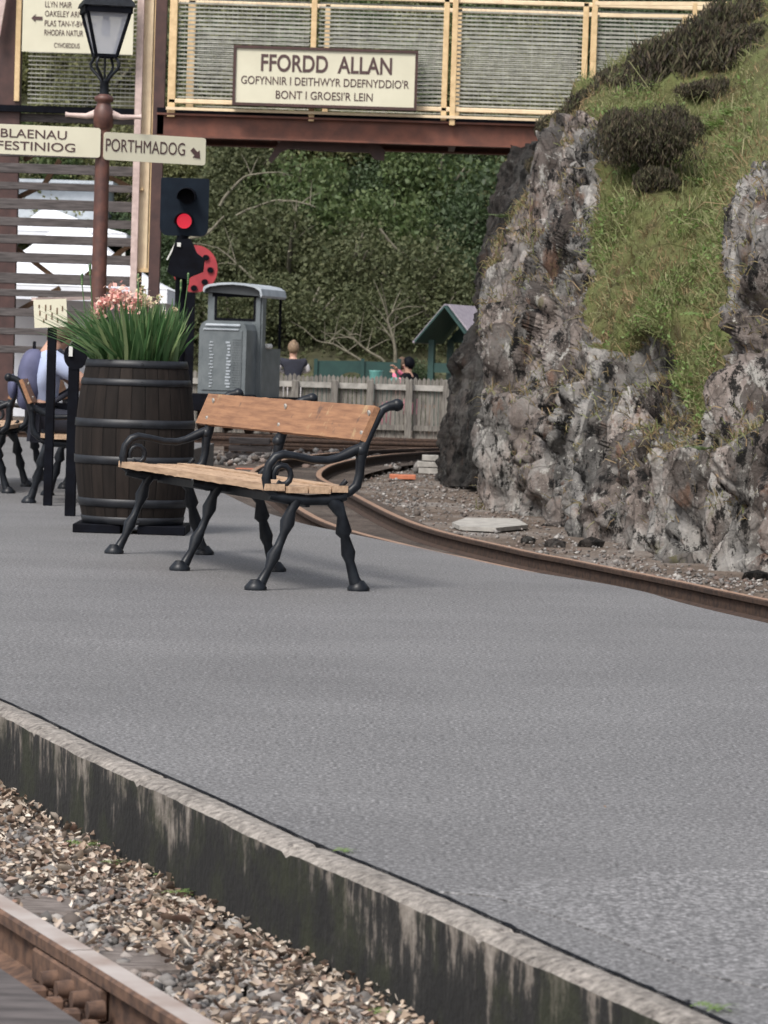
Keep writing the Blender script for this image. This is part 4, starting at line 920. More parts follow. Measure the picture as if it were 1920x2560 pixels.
# ------------------------------------------------------------ barrel planter
bp = pg(321, 1336); BX, BYY = bp.x, bp.y + .28
ba = thing('barrel_planter', 'tall dark oak barrel planter with black hoops', 'barrel planter', (BX, BYY, 0))
H0, H1 = .05, .945
def br_(t): return .272 + .056 * (1 - (2 * t - 1) ** 2) ** 1.0
prof = [(br_(k / 24), H0 + (H1 - H0) * k / 24) for k in range(25)]
mb = MB(); mb.lathe([(.02, H0)] + prof + [(.25, H1), (.245, H1 - .08), (.01, H1 - .08)], 64, cap=False); mb.build('staves', m_barrel(), ba)
M['hoop'] = simple('black_hoop', (.013, .015, .02), (.006, .007, .010), 18, .5, bmp=.2, bd=.002)
for (a, b) in ((0, .045), (.115, .155), (.36, .41), (.585, .635), (.845, .895), (.955, 1.0)):
    t0, t1 = 1 - b, 1 - a; mb = MB(); z = lambda t: H0 + (H1 - H0) * t
    pr = [(br_(t0) + .001, z(t0)), (br_(t0) + .005, z(t0) + .001), (br_((t0 + t1) / 2) + .005, z((t0 + t1) / 2)), (br_(t1) + .005, z(t1) - .001), (br_(t1) + .001, z(t1))]
    mb.lathe(pr, 64, cap=False); mb.box((0.05, -br_((t0 + t1) / 2) - .005, z((t0 + t1) / 2)), (.012, .008, .012)); mb.build('hoop', M['hoop'], ba)
mb = MB(); mb.lathe([(.24, H1 - .05), (.001, H1 - .045)], 24, cap=False); mb.build('soil', M['bed'], ba)
for x in (-.16, .16): mb = MB(); mb.box((x * 1.1, 0, .024), (.26, .52, .048), bev=.004); mb.build('bearer', M['black'], ba)
gl = thing('flowering_plant', 'dense gladiolus leaves with pink blooms growing in the barrel', 'flowers', (BX, BYY, H1 - .05))
V_ = []; Fq = []; nb_ = 0
for k in range(620):
    a = random.uniform(0, 6.283); r_ = .22 * math.sqrt(random.random()); x0, y0 = r_ * math.cos(a), r_ * math.sin(a)
    if math.hypot(x0, y0) > .235: continue
    L2 = random.uniform(.22, .41) * (1 - .25 * (r_ / .24) ** 3 * random.random()); lx = x0 * .35 + random.gauss(0, .035) + (-.34 * random.random() ** 1.5 if x0 < -.03 else 0); ly = y0 * .7 + random.gauss(0, .04)
    wd = random.uniform(.006, .014); ta = random.uniform(0, 3.14); sd = np.array([math.cos(ta), math.sin(ta), 0])
    for q_, t in enumerate((0, .35, .7, 1)):
        c = np.array([x0 + lx * t ** 1.6, y0 + ly * t ** 1.6, L2 * (t - .12 * t * t * min(1.5, abs(lx) * 4))]); ww = wd * (1, 1.1, .8, .05)[q_]
        V_ += [c - sd * ww, c + sd * ww]
    for q_ in range(3): i = nb_ + 2 * q_; Fq.append((i, i + 1, i + 3, i + 2))
    nb_ += 8
arr_obj('foliage', np.array(V_), np.array(Fq), M['glad'], gl)
def gpx(x, y): p = pd(x, y, BYY); return Vector((p.x - BX, 0, p.z - (H1 - .05)))
spikes = [(238, 775, 'petal', .045), (262, 750, 'petal', .045), (318, 738, 'petal', .04), (345, 765, 'petal', .045), (368, 760, 'petalpale', .04), (355, 720, 'petalpale', .03), (255, 768, 'petal', .05), (250, 785, 'petal', .03), (290, 735, 'petal', .05), (278, 755, 'petal', .045), (305, 742, 'petal', .05), (315, 760, 'petal', .045), (298, 772, 'petal', .04), (328, 748, 'petal', .04), (335, 775, 'petal', .035), (350, 732, 'petalpale', .035), (362, 745, 'petalpale', .03), (346, 752, 'petal', .035), (395, 748, 'petalpale', .028), (412, 785, 'petalpale', .018), (348, 700, 'petalpale', .016), (335, 800, 'petalpale', .02), (360, 790, 'petalpale', .02), (440, 775, 'petalpale', .02)]
for x, y, mname, s_ in spikes:
    c = gpx(x, y); c.y = random.uniform(-.1, .1); P = np.array(c)[None] + rng.normal(size=(30, 3)) * np.array([s_ * .42, s_ * .3, s_ * .5]); v, f = leaf_quads(P, s_ * .6, 0, .85); 
    o = arr_obj('bloom', v, f, M[mname], gl); mb = MB(); b = Vector((c.x * .8, c.y, 0)); mb.tube([b, (b + c) / 2, c], .004, 5); mb.build('stalk', M['glad'], o)
mb = MB()
for x, y in ((205, 690), (345, 690), (470, 688), (225, 665), (452, 705)):
    c = gpx(x, y + 20); mb.tube([Vector((c.x * .8, 0, 0)), c, c + Vector((-.01 if x < 300 else .005, 0, .05))], [.004, .003, .002], 5)
    for k in range(5): mb.ball(c + Vector((0, 0, .012 * k)), .007, 6, 4, (1, 1, 1.6))
mb.build('seed_stalks', M['glad'], gl)

# ------------------------------------------------------------ posts and small notice at the left
np1 = pg(119, 1264); ns = thing('notice_board', 'small cream notice on a square black post', 'notice board', (np1.x, np1.y, 0))
def nz_(y): return pd(119, y, np1.y).z
mb = MB(); mb.box((np1.x, np1.y, nz_(815) / 2), (.055, .055, nz_(815)), bev=.004); build_w(mb, 'post', M['black'], ns)
mb = MB(); a = pd(86, 815, np1.y); b = pd(170, 752, np1.y); mb.box(((a.x + b.x) / 2, np1.y - .04, (a.z + b.z) / 2), (b.x - a.x, .02, b.z - a.z + .012), Matrix.Rotation(R(-4), 3, 'Y')); build_w(mb, 'notice', M['signface'], ns)
mb = MB()
for k, (fx, fz, hh) in enumerate([(.15, .75, .02), (.18, .5, .03), (.35, .7, .04), (.37, .35, .035), (.5, .72, .03), (.55, .4, .045), (.7, .6, .04), (.72, .25, .03), (.86, .7, .03), (.3, .2, .02)]):
    mb.box((a.x + (b.x - a.x) * fx, np1.y - .052, a.z + (b.z - a.z) * fz), (.008, .003, hh))
build_w(mb, 'faded_marks', M['brownwood'], ns)
mb = MB(); a = pd(84, 748, np1.y); b = pd(212, 738, np1.y); mb.bar((a.x, np1.y, a.z), (b.x, np1.y + .25, a.z + .02), .05, .02); build_w(mb, 'ledge', M['pinkpipe'], ns)
np2 = pg(175, 1290); n2 = thing('marker_post', 'black post with rounded head and white label beside the barrel', 'post', (np2.x, np2.y, 0))
h2 = pd(175, 890, np2.y).z; mb = MB(); mb.box((np2.x, np2.y, h2 / 2), (.062, .06, h2), bev=.004); build_w(mb, 'post', M['black'], n2)
mb = MB(); mb.prism([(.07 * math.cos(a), .08 * math.sin(a)) for a in np.linspace(0, 6.283, 20)[:-1]], (np2.x + .01, np2.y - .02, h2), (1, 0, 0), (0, 0, 1), .03); hd = build_w(mb, 'head', M['black'], n2)
mb = MB(); mb.box((np2.x - .018, np2.y - .045, h2 + .028), (.022, .012, .06)); build_w(mb, 'reflector', M['whitepaint'], hd)

# ------------------------------------------------------------ two aspect signal
SY = 26.0; sp_ = pd(462, 500, SY); sg = thing('railway_signal', 'black two-aspect railway signal showing red', 'signal', (sp_.x, SY, 0))
def sx_(x, y): return pd(x, y, SY)
def rrect(x0, y0, x1, y1, r_, D, top_r=None):
    a = pd(x0, y1, D); b = pd(x1, y0, D); wd, ht = (b.x - a.x), (b.z - a.z); cx_, cz_ = (a.x + b.x) / 2, (a.z + b.z) / 2; q = []
    for (sxn, szn, st) in ((1, 1, 0), (-1, 1, 90), (-1, -1, 180), (1, -1, 270)):
        rr = top_r if (top_r and szn > 0) else r_
        for k in range(5): t = R(st + 22.5 * k); q.append((sxn * (wd / 2 - rr) + rr * math.cos(t), szn * (ht / 2 - rr) + rr * math.sin(t)))
    return q, Vector((cx_, D, cz_))
q, c = rrect(399, 447, 524, 588, .06, SY, .015); mb = MB(); mb.prism(q, c, (1, 0, 0), (0, 0, 1), .02); sbm = simple('signal_black', (.009, .015, .024), (.006, .010, .017), 9, .6, bmp=0); sbm.node_tree.nodes['Principled BSDF'].inputs['Specular IOR Level'].default_value = .12; build_w(mb, 'backboard', sbm, sg)
for (x, y, lit) in ((468, 492, False), (461, 553, True)):
    c = sx_(x, y) + Vector((0, -.012, 0)); r_ = .065
    mb = MB(); pts = []
    for k in range(15):
        t = R(-15 + 210 * k / 14); pts.append((math.cos(t), math.sin(t)))
    vs = []; 
    for (px_, pz_) in pts: vs += [c + Vector((px_ * r_, 0, pz_ * r_)), c + Vector((px_ * r_, -.14, pz_ * r_ - .01)), c + Vector((px_ * (r_ + .006), -.14, pz_ * (r_ + .006) - .01)), c + Vector((px_ * (r_ + .006), 0, pz_ * (r_ + .006)))]
    fs = [(4 * i + k, 4 * i + 4 + k, 4 * i + 4 + (k + 1) % 4, 4 * i + (k + 1) % 4) for i in range(14) for k in range(4)]; mb.add(vs, fs, 0, True); build_w(mb, 'hood', M['black'], sg)
    mb = MB(); mb.prism([(.056 * math.cos(t), .056 * math.sin(t)) for t in np.linspace(0, 6.283, 25)[:-1]], c + Vector((0, -.008, 0)), (1, 0, 0), (0, 0, 1), .012); build_w(mb, 'lens', M['redlens'] if lit else M['black'], sg)
mb = MB(); pz = sx_(458, 588); mb.tube([(sp_.x - .01, SY + .03, 0), (sp_.x - .01, SY + .03, pz.z)], .045, 12); build_w(mb, 'post', M['black'], sg)
mb = MB(); q = [(sx_(x, y).x - sp_.x, sx_(x, y).z) for x, y in ((442, 600), (478, 598), (492, 632), (512, 648), (508, 680), (478, 692), (470, 700), (432, 690), (420, 680), (430, 640))]
mb.prism(q[::-1], (sp_.x, SY - .05, 0), (1, 0, 0), (0, 0, 1), .14); bo = build_w(mb, 'control_box', M['black'], sg)
mb = MB(); mb.bar(sx_(418, 650) + Vector((0, -.02, 0)), sx_(442, 603) + Vector((0, -.02, 0)), .012); build_w(mb, 'cable', M['whitepaint'], sg)
mb = MB(); c = sx_(450, 613); mb.box(c + Vector((0, -.13, 0)), (.028, .01, .03)); build_w(mb, 'label_plate', M['whitepaint'], bo)

# ------------------------------------------------------------ ladybird decoration
DY = 50.5; lb = thing('ladybird_board', 'big round red ladybird play board with black spots', 'play board', pd(480, 900, DY)); lb.location.z = -.25
c = pd(488, 672, DY); rx, rz_ = 56 / F * DY, 59 / F * DY
mb = MB(); mb.prism([(rx * math.cos(t), rz_ * math.sin(t)) for t in np.linspace(0, 6.283, 49)[:-1]], c, (1, 0, 0), (0, 0, 1), .06); build_w(mb, 'shell', M['red'], lb)
mb = MB()
for x, y in ((515, 644), (526, 675), (512, 705), (485, 720), (455, 640), (445, 690), (480, 660)):
    p = pd(x, y, DY - .04); mb.prism([(.048 * math.cos(t), .042 * math.sin(t)) for t in np.linspace(0, 6.283, 17)[:-1]], p, (1, 0, 0), (0, 0, 1), .05)
build_w(mb, 'spots', M['black'], lb)
mb = MB(); p = pd(478, 731, DY + .02); mb.box((p.x, DY + .02, (p.z - .25) / 2), (.12, .1, p.z + .25)); build_w(mb, 'post', M['black'], lb)

# ------------------------------------------------------------ grey diesel locomotive
LO = pd(493, 980, 46.8); lo = thing('locomotive', 'small grey diesel locomotive with open cab and pale roof', 'locomotive', (LO.x + .325, 46.8, -.1), R(-14))
sL = F / 46.8
def lzz(y): return pd(560, y, 46.8).z + .1
hz0, hz1 = lzz(985), lzz(802)
HW = .335; HL = .5
mb = MB(); q = [(-HW, hz0), (HW, hz0), (HW, hz1 - .12), (HW - .03, hz1 - .04), (HW - .10, hz1), (-HW + .10, hz1), (-HW + .03, hz1 - .04), (-HW, hz1 - .12)]
mb.prism(q, (0, HL / 2, 0), (1, 0, 0), (0, 0, 1), HL); mb.build('hood', M['grey'], lo)
mb = MB(); mb.box((.0, -.008, (hz0 + hz1) / 2 - .04), (.56, .014, hz1 - hz0 - .17), bev=.006); fpn = mb.build('front_panel', M['grey'], lo)
mb = MB(); mb.box((-.02, -.02, hz1 - .115), (.50, .02, .018)); mb.build('hinge_bar', M['greylight'], fpn)
mb = MB(); mb.box((-.0, -.006, hz1 - .06), (.50, .03, .035), bev=.01); mb.build('grab_rail', M['greylight'], lo)
for j, (x, w_, hh) in enumerate(((-.15, .055, .013), (.09, .075, .024))):
    mb = MB()
    for k in range(15): mb.box((x + random.uniform(-.01, .01), -.022, hz0 + .10 + k * .043), (w_ * random.uniform(.35, 1.1), .008, hh))
    mb.build('louvre', M['greylight'], fpn)
mb = MB()
for k in range(20): mb.box((.205, -.018, hz0 + .10 + k * .034), (.12, .012, .012))
mb.build('louvre', M['grey'], fpn)
cz0 = hz0 - .05; czw = lzz(800); czt = lzz(722); cy = HL + .02; CL = .95; HW = .365
mb = MB(); mb.box((.0, cy, (cz0 + czw) / 2), (2 * HW + .03, .04, czw - cz0)); mb.build('cab_front', M['grey'], lo)
for x, w_ in ((-HW + .05, .12), (HW - .035, .09)):
    mb = MB(); mb.box((x, cy, (czw + czt) / 2), (w_, .04, czt - czw)); mb.build('window_pillar', M['grey'], lo)
mb = MB()
mb.box((.015, cy - .015, czw + .015), (.58, .02, .035)); mb.box((.015, cy - .015, czt - .05), (.66, .02, .10))
for x in (-.265, .295): mb.box((x, cy - .015, (czw + czt) / 2), (.03, .02, czt - czw - .03))
mb.build('window_frame', M['black'], lo)
rz1 = lzz(868)
mb = MB(); mb.box((HW + .02, cy + .09, (cz0 + czt) / 2), (.04, .16, czt - cz0)); mb.build('cab_pillar', M['grey'], lo)
mb = MB(); mb.box((HW + .02, cy + .17 + (CL - .17) / 2, (cz0 + rz1) / 2), (.04, CL - .17, rz1 - cz0)); mb.box((0, cy + CL, (cz0 + rz1) / 2), (2 * HW, .04, rz1 - cz0)); mb.build('cab_side', M['grey'], lo)
mb = MB()
for x in (HW + .02,): mb.tube([(x, cy + CL, rz1), (x, cy + CL, czt)], .02, 6)
mb.build('rear_pole', M['black'], lo)
mb = MB(); mb.box((HW + .02, cy + .32, rz1 + .03), (.12, .20, .07), bev=.02); mb.build('sand_box', M['whitepaint'], lo)
rp = [(-.42, -.02), (-.41, .03), (-.34, .065), (-.18, .09), (0, .10), (.18, .09), (.33, .065), (.41, .02), (.43, -.07)]
mb = MB()
for a_, b_ in zip(rp[:-1], rp[1:]): mb.prism([(a_[0], czt + a_[1]), (b_[0], czt + b_[1]), (b_[0] * .95, czt + b_[1] - .03), (a_[0] * .95, czt + a_[1] - .03)][::-1], (0, cy + CL / 2, 0), (1, 0, 0), (0, 0, 1), CL + .28)
mb.build('roof', M['greylight'], lo)
mb = MB(); mb.prism([(x * .93, czt + z * .9 - .02) for x, z in rp][::-1], (0, cy - .06, 0), (1, 0, 0), (0, 0, 1), .03); mb.build('roof_end', M['darkgrey'], lo)
mb = MB(); mb.box((.02, 1.1, hz0 - .12), (1.0, 2.4, .16), bev=.01); mb.box((.02, -.12, hz0 - .12), (1.0, .12, .24), bev=.01); mb.build('underframe', M['black'], lo)
for y in (.3, 1.5):
    for x in (-.33, .33):
        mb = MB(); mb.lathe([(.2, -.04), (.23, -.03), (.2, 0), (.2, .04), (.05, .05)], 20); mb.v = [(v[2] + x, v[0] + y, v[1] + .21) for v in mb.v]; mb.build('wheel', M['rustdark'], lo)

# ------------------------------------------------------------ paling fence
FY = 52.5
fz1 = pd(960, 941, FY).z; fz0 = -.26; fn = thing('paling_fence', 'weathered grey paling fence with white top rail beyond the sidings', 'fence', (0, FY, fz0))
xL, xR = pd(400, 960, FY).x, pd(1330, 960, FY).x
mb = MB(); x = xL; 
while x < xR:
    h = fz1 + random.uniform(-.02, .015); wd = random.uniform(.05, .062)
    mb.prism([(-wd / 2, fz0), (wd / 2, fz0), (wd / 2, h - .035), (0, h), (-wd / 2, h - .035)][::1], (x, FY + .03 + random.uniform(-.005, .005), 0), (1, 0, 0), (0, 0, 1), .018); x += .066
build_w(mb, 'palings', M['fence'], fn)
mb = MB(); mb.box(((xL + xR) / 2, FY - .01, pd(960, 967, FY).z), (xR - xL, .045, .085)); build_w(mb, 'top_rail', M['concrete'], fn)
mb = MB(); mb.box(((xL + xR) / 2, FY - .01, pd(960, 1068, FY).z), (xR - xL, .045, .08)); build_w(mb, 'bottom_rail', M['fence'], fn)
for x in (548, 645, 739, 837, 927, 1024, 1117, 1212):
    p = pd(x, 950, FY); mb = MB(); mb.box((p.x, FY - .07, (p.z + fz0) / 2), (.105, .08, p.z - fz0), bev=.008); build_w(mb, 'post', M['fence'], fn)

# stacked rails, timber, bricks on the ground before the fence
def pile(name, label, x0, x1, y, D, hgt, mat, n=3, cat='pile', gap=.01, dep=.2):
    a = pd(x0, y, D); b = pd(x1, y, D); mb = MB(); z = -.25
    for k in range(n): mb.bar((a.x + random.uniform(-.05, .05), D, z + hgt * (k + .5)), (b.x + random.uniform(-.05, .05), D, z + hgt * (k + .5)), dep, hgt - gap, bev=.004)
    return tag(mb.build(name, mat), label, cat)
pile('timber_stack', 'stack of grey sleepers seen under the bench back board', 568, 672, 1140, 40.5, .09, M['greywood'], 3, 'timber stack', .02, .3)
pile('brick_row', 'row of orange bricks under the bench back board', 585, 662, 1170, 36.0, .055, M['orange'], 1, 'bricks')
pile('white_plank', 'thin white plank on the ground by the sleeper stack', 622, 668, 1160, 37.5, .03, M['whitepaint'], 1, 'plank')
pile('brick_row', 'orange bricks on the dirt before the shaded rock shoulder', 966, 1028, 1180, 35.6, .055, M['orange'], 1, 'bricks')
pile('concrete_block', 'pale grey concrete blocks stacked beside the shaded rock shoulder', 1052, 1102, 1160, 37.6, .07, M['concrete'], 3, 'concrete block')
for j, (x0, x1, D, z, lb_) in enumerate(((600, 1100, 43.0, -.22, 'long rusty spare rail lying lowest before the fence'), (560, 1060, 42.2, -.24, 'long rusty spare rail lying nearest before the fence'))):
    a = pd(x0, 1110, D); b = pd(x1, 1110, D); mb = MB(); sweep(mb, RAILP, [Vector((a.x, D, z)), Vector(((a.x + b.x) / 2, D + .05, z)), Vector((b.x, D + .25, z))], RMI); tag(mb.build('spare_rail', [M['rustdark'], M['rust']]), lb_, 'rail')
mb = MB(); c = pg(800, 1150, -.26); P = np.array([[c.x + rng.normal() * .5, c.y + rng.normal() * 1.2 - 1.5, -.25 + abs(rng.normal()) * .04] for _ in range(1200)]); v, f = stones(P, .035); arr_obj('gravel_heap', v, f, M['stones'], kind='stuff')

# ------------------------------------------------------------ playhouse, green panel
PY = 60.0; a = pd(1062, 945, PY); b = pd(1150, 945, PY); ph_ = thing('playhouse', 'green open wooden playhouse with a steep slate roof', 'playhouse', ((a.x + b.x) / 2, PY, -.25))
cx_ = (a.x + b.x) / 2; wz = pd(1110, 850, PY).z
for x in (a.x - .0, b.x):
    for y in (PY, PY + 1.0): mb = MB(); mb.box((x, y, (wz - .25) / 2), (.1, .1, wz + .25)); build_w(mb, 'post', M['green'], ph_)
mb = MB(); z0, z1 = pd(1110, 932, PY).z, pd(1110, 908, PY).z
mb.box((cx_, PY + .0, (z0 + z1) / 2), (b.x - a.x - .1, .04, z1 - z0)); mb.box((cx_, PY + .02, (z0 - .25) / 2 - .1), (b.x - a.x - .1, .03, z0)); build_w(mb, 'wall', M['green'], ph_)
mb = MB(); mb.box((cx_, PY + 1.0, (-.25 + z1) / 2), (b.x - a.x - .1, .04, z1 + .25)); build_w(mb, 'wall', M['green'], ph_)
ap = pd(1117, 772, PY); le = pd(1038, 860, PY); re_ = pd(1182, 848, PY); re_.x = 2 * ap.x - le.x; re_.z = le.z
mb = MB()
for e in (le, re_): mb.bar((e.x, PY - .30, e.z + .04), (ap.x, PY - .30, ap.z + .04), .03, .19, up=(0, 1, 0))
build_w(mb, 'bargeboard', M['green'], ph_)
for e in (le, re_):
    mb = MB(); dz = Vector((ap.x - e.x, 0, ap.z - e.z)); ln = dz.length; dz.normalize(); up_ = Vector((-dz.z, 0, dz.x)); up_ = up_ if up_.z > 0 else -up_
    o_ = Vector(((e.x + ap.x) / 2, PY + .45, (e.z + ap.z) / 2)) + up_ * .07; Mx = Matrix((dz, Vector((0, 1, 0)), dz.cross(Vector((0, 1, 0))))).transposed(); mb.box(o_, (ln + .06, 1.45, .03), Mx); build_w(mb, 'roof', M['slate'], ph_)
    mb = MB(); mb.box(o_ - up_ * .03, (ln, 1.43, .02), Mx); build_w(mb, 'soffit', M['green'], ph_)
mb = MB(); mb.prism([(le.x + .1, wz - .03), (re_.x - .1, wz - .03), (ap.x, ap.z - .08)], (0, PY + 1.05, 0), (1, 0, 0), (0, 0, 1), .03); build_w(mb, 'gable', M['green'], ph_); ph_.rotation_euler = (0, 0, R(-20)); ph_.location.x += .09
GY = 57.0; a = pd(786, 940, GY); b = pd(1000, 940, GY); gp = thing('play_wall', 'low dark green play wall with an arched opening behind the fence', 'play wall', ((a.x + b.x) / 2, GY, -.25))
zt, zm = pd(890, 902, GY).z, -.25; mb = MB(); ac = pd(880, 950, GY); q = [(a.x, zm), (a.x, zt - .02), ((a.x + b.x) / 2, zt), (b.x, zt - .01), (b.x, zm), (ac.x + .24, zm)] + [(ac.x + .24 * math.cos(t), ac.z - .05 + .18 * math.sin(t)) for t in np.linspace(0, math.pi, 12)] + [(ac.x - .24, zm)]
mb.prism(q[::-1], (0, GY, 0), (1, 0, 0), (0, 0, 1), .05); build_w(mb, 'panel', M['green'], gp)
for x in (790, 907, 998): p = pd(x, 897, GY); mb = MB(); mb.box((p.x, GY - .04, (p.z - .25) / 2), (.06, .05, p.z + .25)); build_w(mb, 'post', M['green'], gp)
mb = MB(); c = pd(940, 940, GY - 1.2); mb.lathe([(.09, 0), (.11, .22), (.12, .24), (.10, .24)], 20, (c.x, c.y, c.z - .15)); mb.box((c.x + .3, c.y, c.z - .06), (.14, .14, .1), bev=.04); tag(mb.build('toy_tub', M['teal']), 'pale turquoise plastic tub in front of the green play wall', 'tub')

# ------------------------------------------------------------ marquees
def marquee(label, apx, apy, ex0, ex1, ey, D, hgt=2.0):
    ap = pd(apx, apy, D); e0 = pd(ex0, ey, D); e1 = pd(ex1, ey, D); w_ = (e1.x - e0.x); cx_ = (e0.x + e1.x) / 2; ez = e0.z; o = thing('marquee', label, 'marquee', (cx_, D, -.25))
    mb = MB(); n = 10; lv = []
    for k, (t, hh) in enumerate(((1, 0), (.7, .22), (.4, .52), (.15, .84), (0.02, 1))):
        lv.append([Vector((cx_ * 1 + (ap.x - cx_) * hh + sx * w_ / 2 * t, D + sy * w_ / 2 * t, ez + (ap.z - ez) * hh)) for sx, sy in ((-1, -1), (1, -1), (1, 1), (-1, 1))])
    vs = [v for l in lv for v in l]; mb.add(vs, [(4 * i + k, 4 * i + (k + 1) % 4, 4 * i + 4 + (k + 1) % 4, 4 * i + 4 + k) for i in range(4) for k in range(4)]); build_w(mb, 'roof', M['white'], o)
    mb = MB(); mb.box((cx_, D - w_ / 2 + .02, ez - .12), (w_ - .01, .02, .24)); mb.box((cx_ + w_ / 2 - .02, D, ez - .12), (.02, w_ - .1, .24)); build_w(mb, 'valance', M['white'], o)
    mb = MB(); mb.box((cx_, D + w_ / 2 - .05, (ez - .25) / 2), (w_ - .1, .02, ez + .25)); build_w(mb, 'back_wall', M['white'], o)
    for sx in (-1, 1):
        for sy in (-1, 1): mb = MB(); mb.box((cx_ + sx * (w_ / 2 - .06), D + sy * (w_ / 2 - .09), (ez - .25) / 2), (.06, .06, ez + .25)); build_w(mb, 'leg', M['whitepaint'], o)
marquee('big white peaked marquee behind the boarded stair tower', 180, 545, -80, 436, 712, 60, 2)
marquee('smaller white marquee peak rising behind the big one', 118, 518, 10, 330, 580, 66, 2)
for x, D, lb_ in ((80, 58, 'left white tent side wall seen through the slats'),): pass
mb = MB(); a = pd(20, 475, 70); b = pd(300, 500, 70); mb.box(((a.x + b.x) / 2, 67.5, (a.z - .3) / 2), (b.x - a.x, 2, a.z + .3)); mb.box(((a.x + b.x) / 2, 67.5, a.z + .03), (b.x - a.x + .3, 2.4, .06))
tag(mb.build('shed', M['greylight']), 'pale grey building behind the marquees and the slats', 'building')

# ------------------------------------------------------------ wooded bank beyond
def hill_z(x, y):
    b = max(0, y - 63 - .10 * x); return -.3 + .62 * b ** 1.03 + .8 * noise.fractal(Vector((x * .12, y * .12, 2)), .8, 2, 4) * min(1, b / 4)
vs = []; fs = []; HX, HYn = 90, 60
for j in range(HYn):
    for i in range(HX): x = -45 + i; y = 60 + j * 1.0; vs.append((x, y, hill_z(x, y) if j > 0 else -.4))
fs = [(j * HX + i, j * HX + i + 1, (j + 1) * HX + i + 1, (j + 1) * HX + i) for j in range(HYn - 1) for i in range(HX - 1)]
mb = MB(); mb.add(vs, fs, 0, True); mb.build('hillside', M['bank'], kind='structure')
protos = []
kinds = [('leafA', .056), ('leafB', .054), ('leafC', .048), ('leafD', .058)]
SG = 'wild shrubs covering the wooded bank'
labels = {'leafA': 'mid green shrub on the wooded bank beyond the fence', 'leafB': 'yellow-green shrub on the wooded bank beyond the fence', 'leafC': 'olive-brown shrub on the wooded bank beyond the fence', 'leafD': 'dark green shrub on the wooded bank beyond the fence'}
cnt = 0
def place_shrub(x, y, kind, s_):
    global cnt
    z = hill_z(x, y) - .15; key = (kind, cnt % 2); cnt += 1
    for (k, o) in protos:
        if k == key:
            c = copy_tree(o); c.location = (x, y, z); c.rotation_euler = (0, 0, cnt * 1.7); c.scale = (s_, s_, s_ * random.uniform(.85, 1.2)); return c
    sz = dict(kinds)[kind]; o = bush('shrub', labels[kind], 'shrub', (x, y, z), 1.0, 11500, sz, M[kind], M['bark'], SG + ', ' + labels[kind].split(' shrub')[0], 22, .25, .6, 1.15); o.scale = (s_, s_, s_); protos.append((key, o)); return o
for row in range(15):
    y = 65.6 + row * 1.35; half = 960 / F * y + 1.5
    x = -half - .5 + random.uniform(0, .6)
    while x < half * .72:
        px_ = 960 + x / y * F; hz_ = hill_z(x, y); v_ = noise.fractal(Vector((x * .33, row * .30, 5)), .8, 2, 3)
        py_ = 895 - (hz_ + .6 - 1) / y * F
        if py_ > 640 and px_ < 1080: kd = 'leafC' if v_ > -.15 else 'leafD'
        elif px_ > 800 and py_ > 480: kd = 'leafA' if v_ > .0 else 'leafD'
        elif px_ < 720 and py_ < 700: kd = 'leafB' if v_ > -.02 else ('leafC' if v_ > -.2 else 'leafA')
        else: kd = 'leafA' if v_ > .12 else ('leafB' if v_ > -.08 else 'leafD')
        place_shrub(x, y + random.uniform(-.5, .5), kd, random.uniform(1.2, 1.75)); x += random.uniform(1.1, 1.5)
for k in range(26):
    y = random.uniform(62.6, 64.6); px_ = random.uniform(620, 1330); x = (px_ - 960) / F * y; place_shrub(x, y, random.choice(['leafC', 'leafC', 'leafB', 'leafD']), random.uniform(.4, .65))
for k in range(24):
    y = random.uniform(69, 84); x = random.uniform(-.065, -.03) * y if k % 2 else random.uniform(.0, .035) * y; place_shrub(x, y, random.choice(['leafA', 'leafB', 'leafD']), random.uniform(1.2, 1.6))
# leaf litter and low undergrowth
P = []
for k in range(26000):
    y = random.uniform(63.5, 92); x = random.uniform(-.125 * y - 1, .1 * y); P.append((x, y, hill_z(x, y) + abs(random.gauss(0, .15))))
P = np.array(P); v, f = leaf_quads(P, .10, .4, .5); arr_obj('undergrowth', v, f, M['leafC'], kind='stuff')
# pale bare limbs among the shrubs
def limb(label, pts, r0, D, name='bare_tree', twigs=0):
    o = thing(name, label, 'bare tree', pd(pts[0][0], pts[0][1], D)); P_ = smooth_curve([pd(x, y, D + dd) for x, y, dd in [(p[0], p[1], p[2] if len(p) > 2 else 0) for p in pts]], 6)
    P_ = [p + Vector((noise.noise(p * 3) * .05, 0, noise.noise(p * 3 + Vector((5, 5, 5))) * .05)) for p in P_]
    mb = MB(); mb.tube(P_, [r0 * (1 - .6 * i / len(P_)) for i in range(len(P_))], 6); build_w(mb, 'trunk', M['bark'], o)
    mb = MB()
    for k in range(twigs):
        i = random.randrange(len(P_) // 4, len(P_)); a = P_[i]; dr = Vector((random.uniform(-1, 1), random.uniform(-.3, .3), random.uniform(-.1, 1))).normalized() * random.uniform(.3, .8)
        mb.tube([a, a + dr * .5 + Vector((0, 0, .04)), a + dr], [r0 * .4, r0 * .3, r0 * .12], 5)
    if twigs: build_w(mb, 'crown', M['bark'], o)
    return o
limb('long pale bare limb arching down over the green shrubs', [(950, 570), (990, 620), (1040, 650), (1100, 690), (1132, 716)], .035, 66.5)
limb('pale branch arching high up left under the bridge', [(548, 515), (580, 470), (620, 440), (690, 432)], .035, 67, twigs=3)
limb('pale branch running right across the bank', [(590, 540), (640, 515), (700, 500), (760, 510), (790, 524)], .03, 67, twigs=2)
limb('pale branch curving below the signal', [(470, 600), (520, 580), (560, 540)], .035, 60, twigs=2)
limb('thin upright pale trunk left of the bank centre', [(738, 860), (740, 740), (735, 620), (742, 500)], .04, 67, twigs=8)
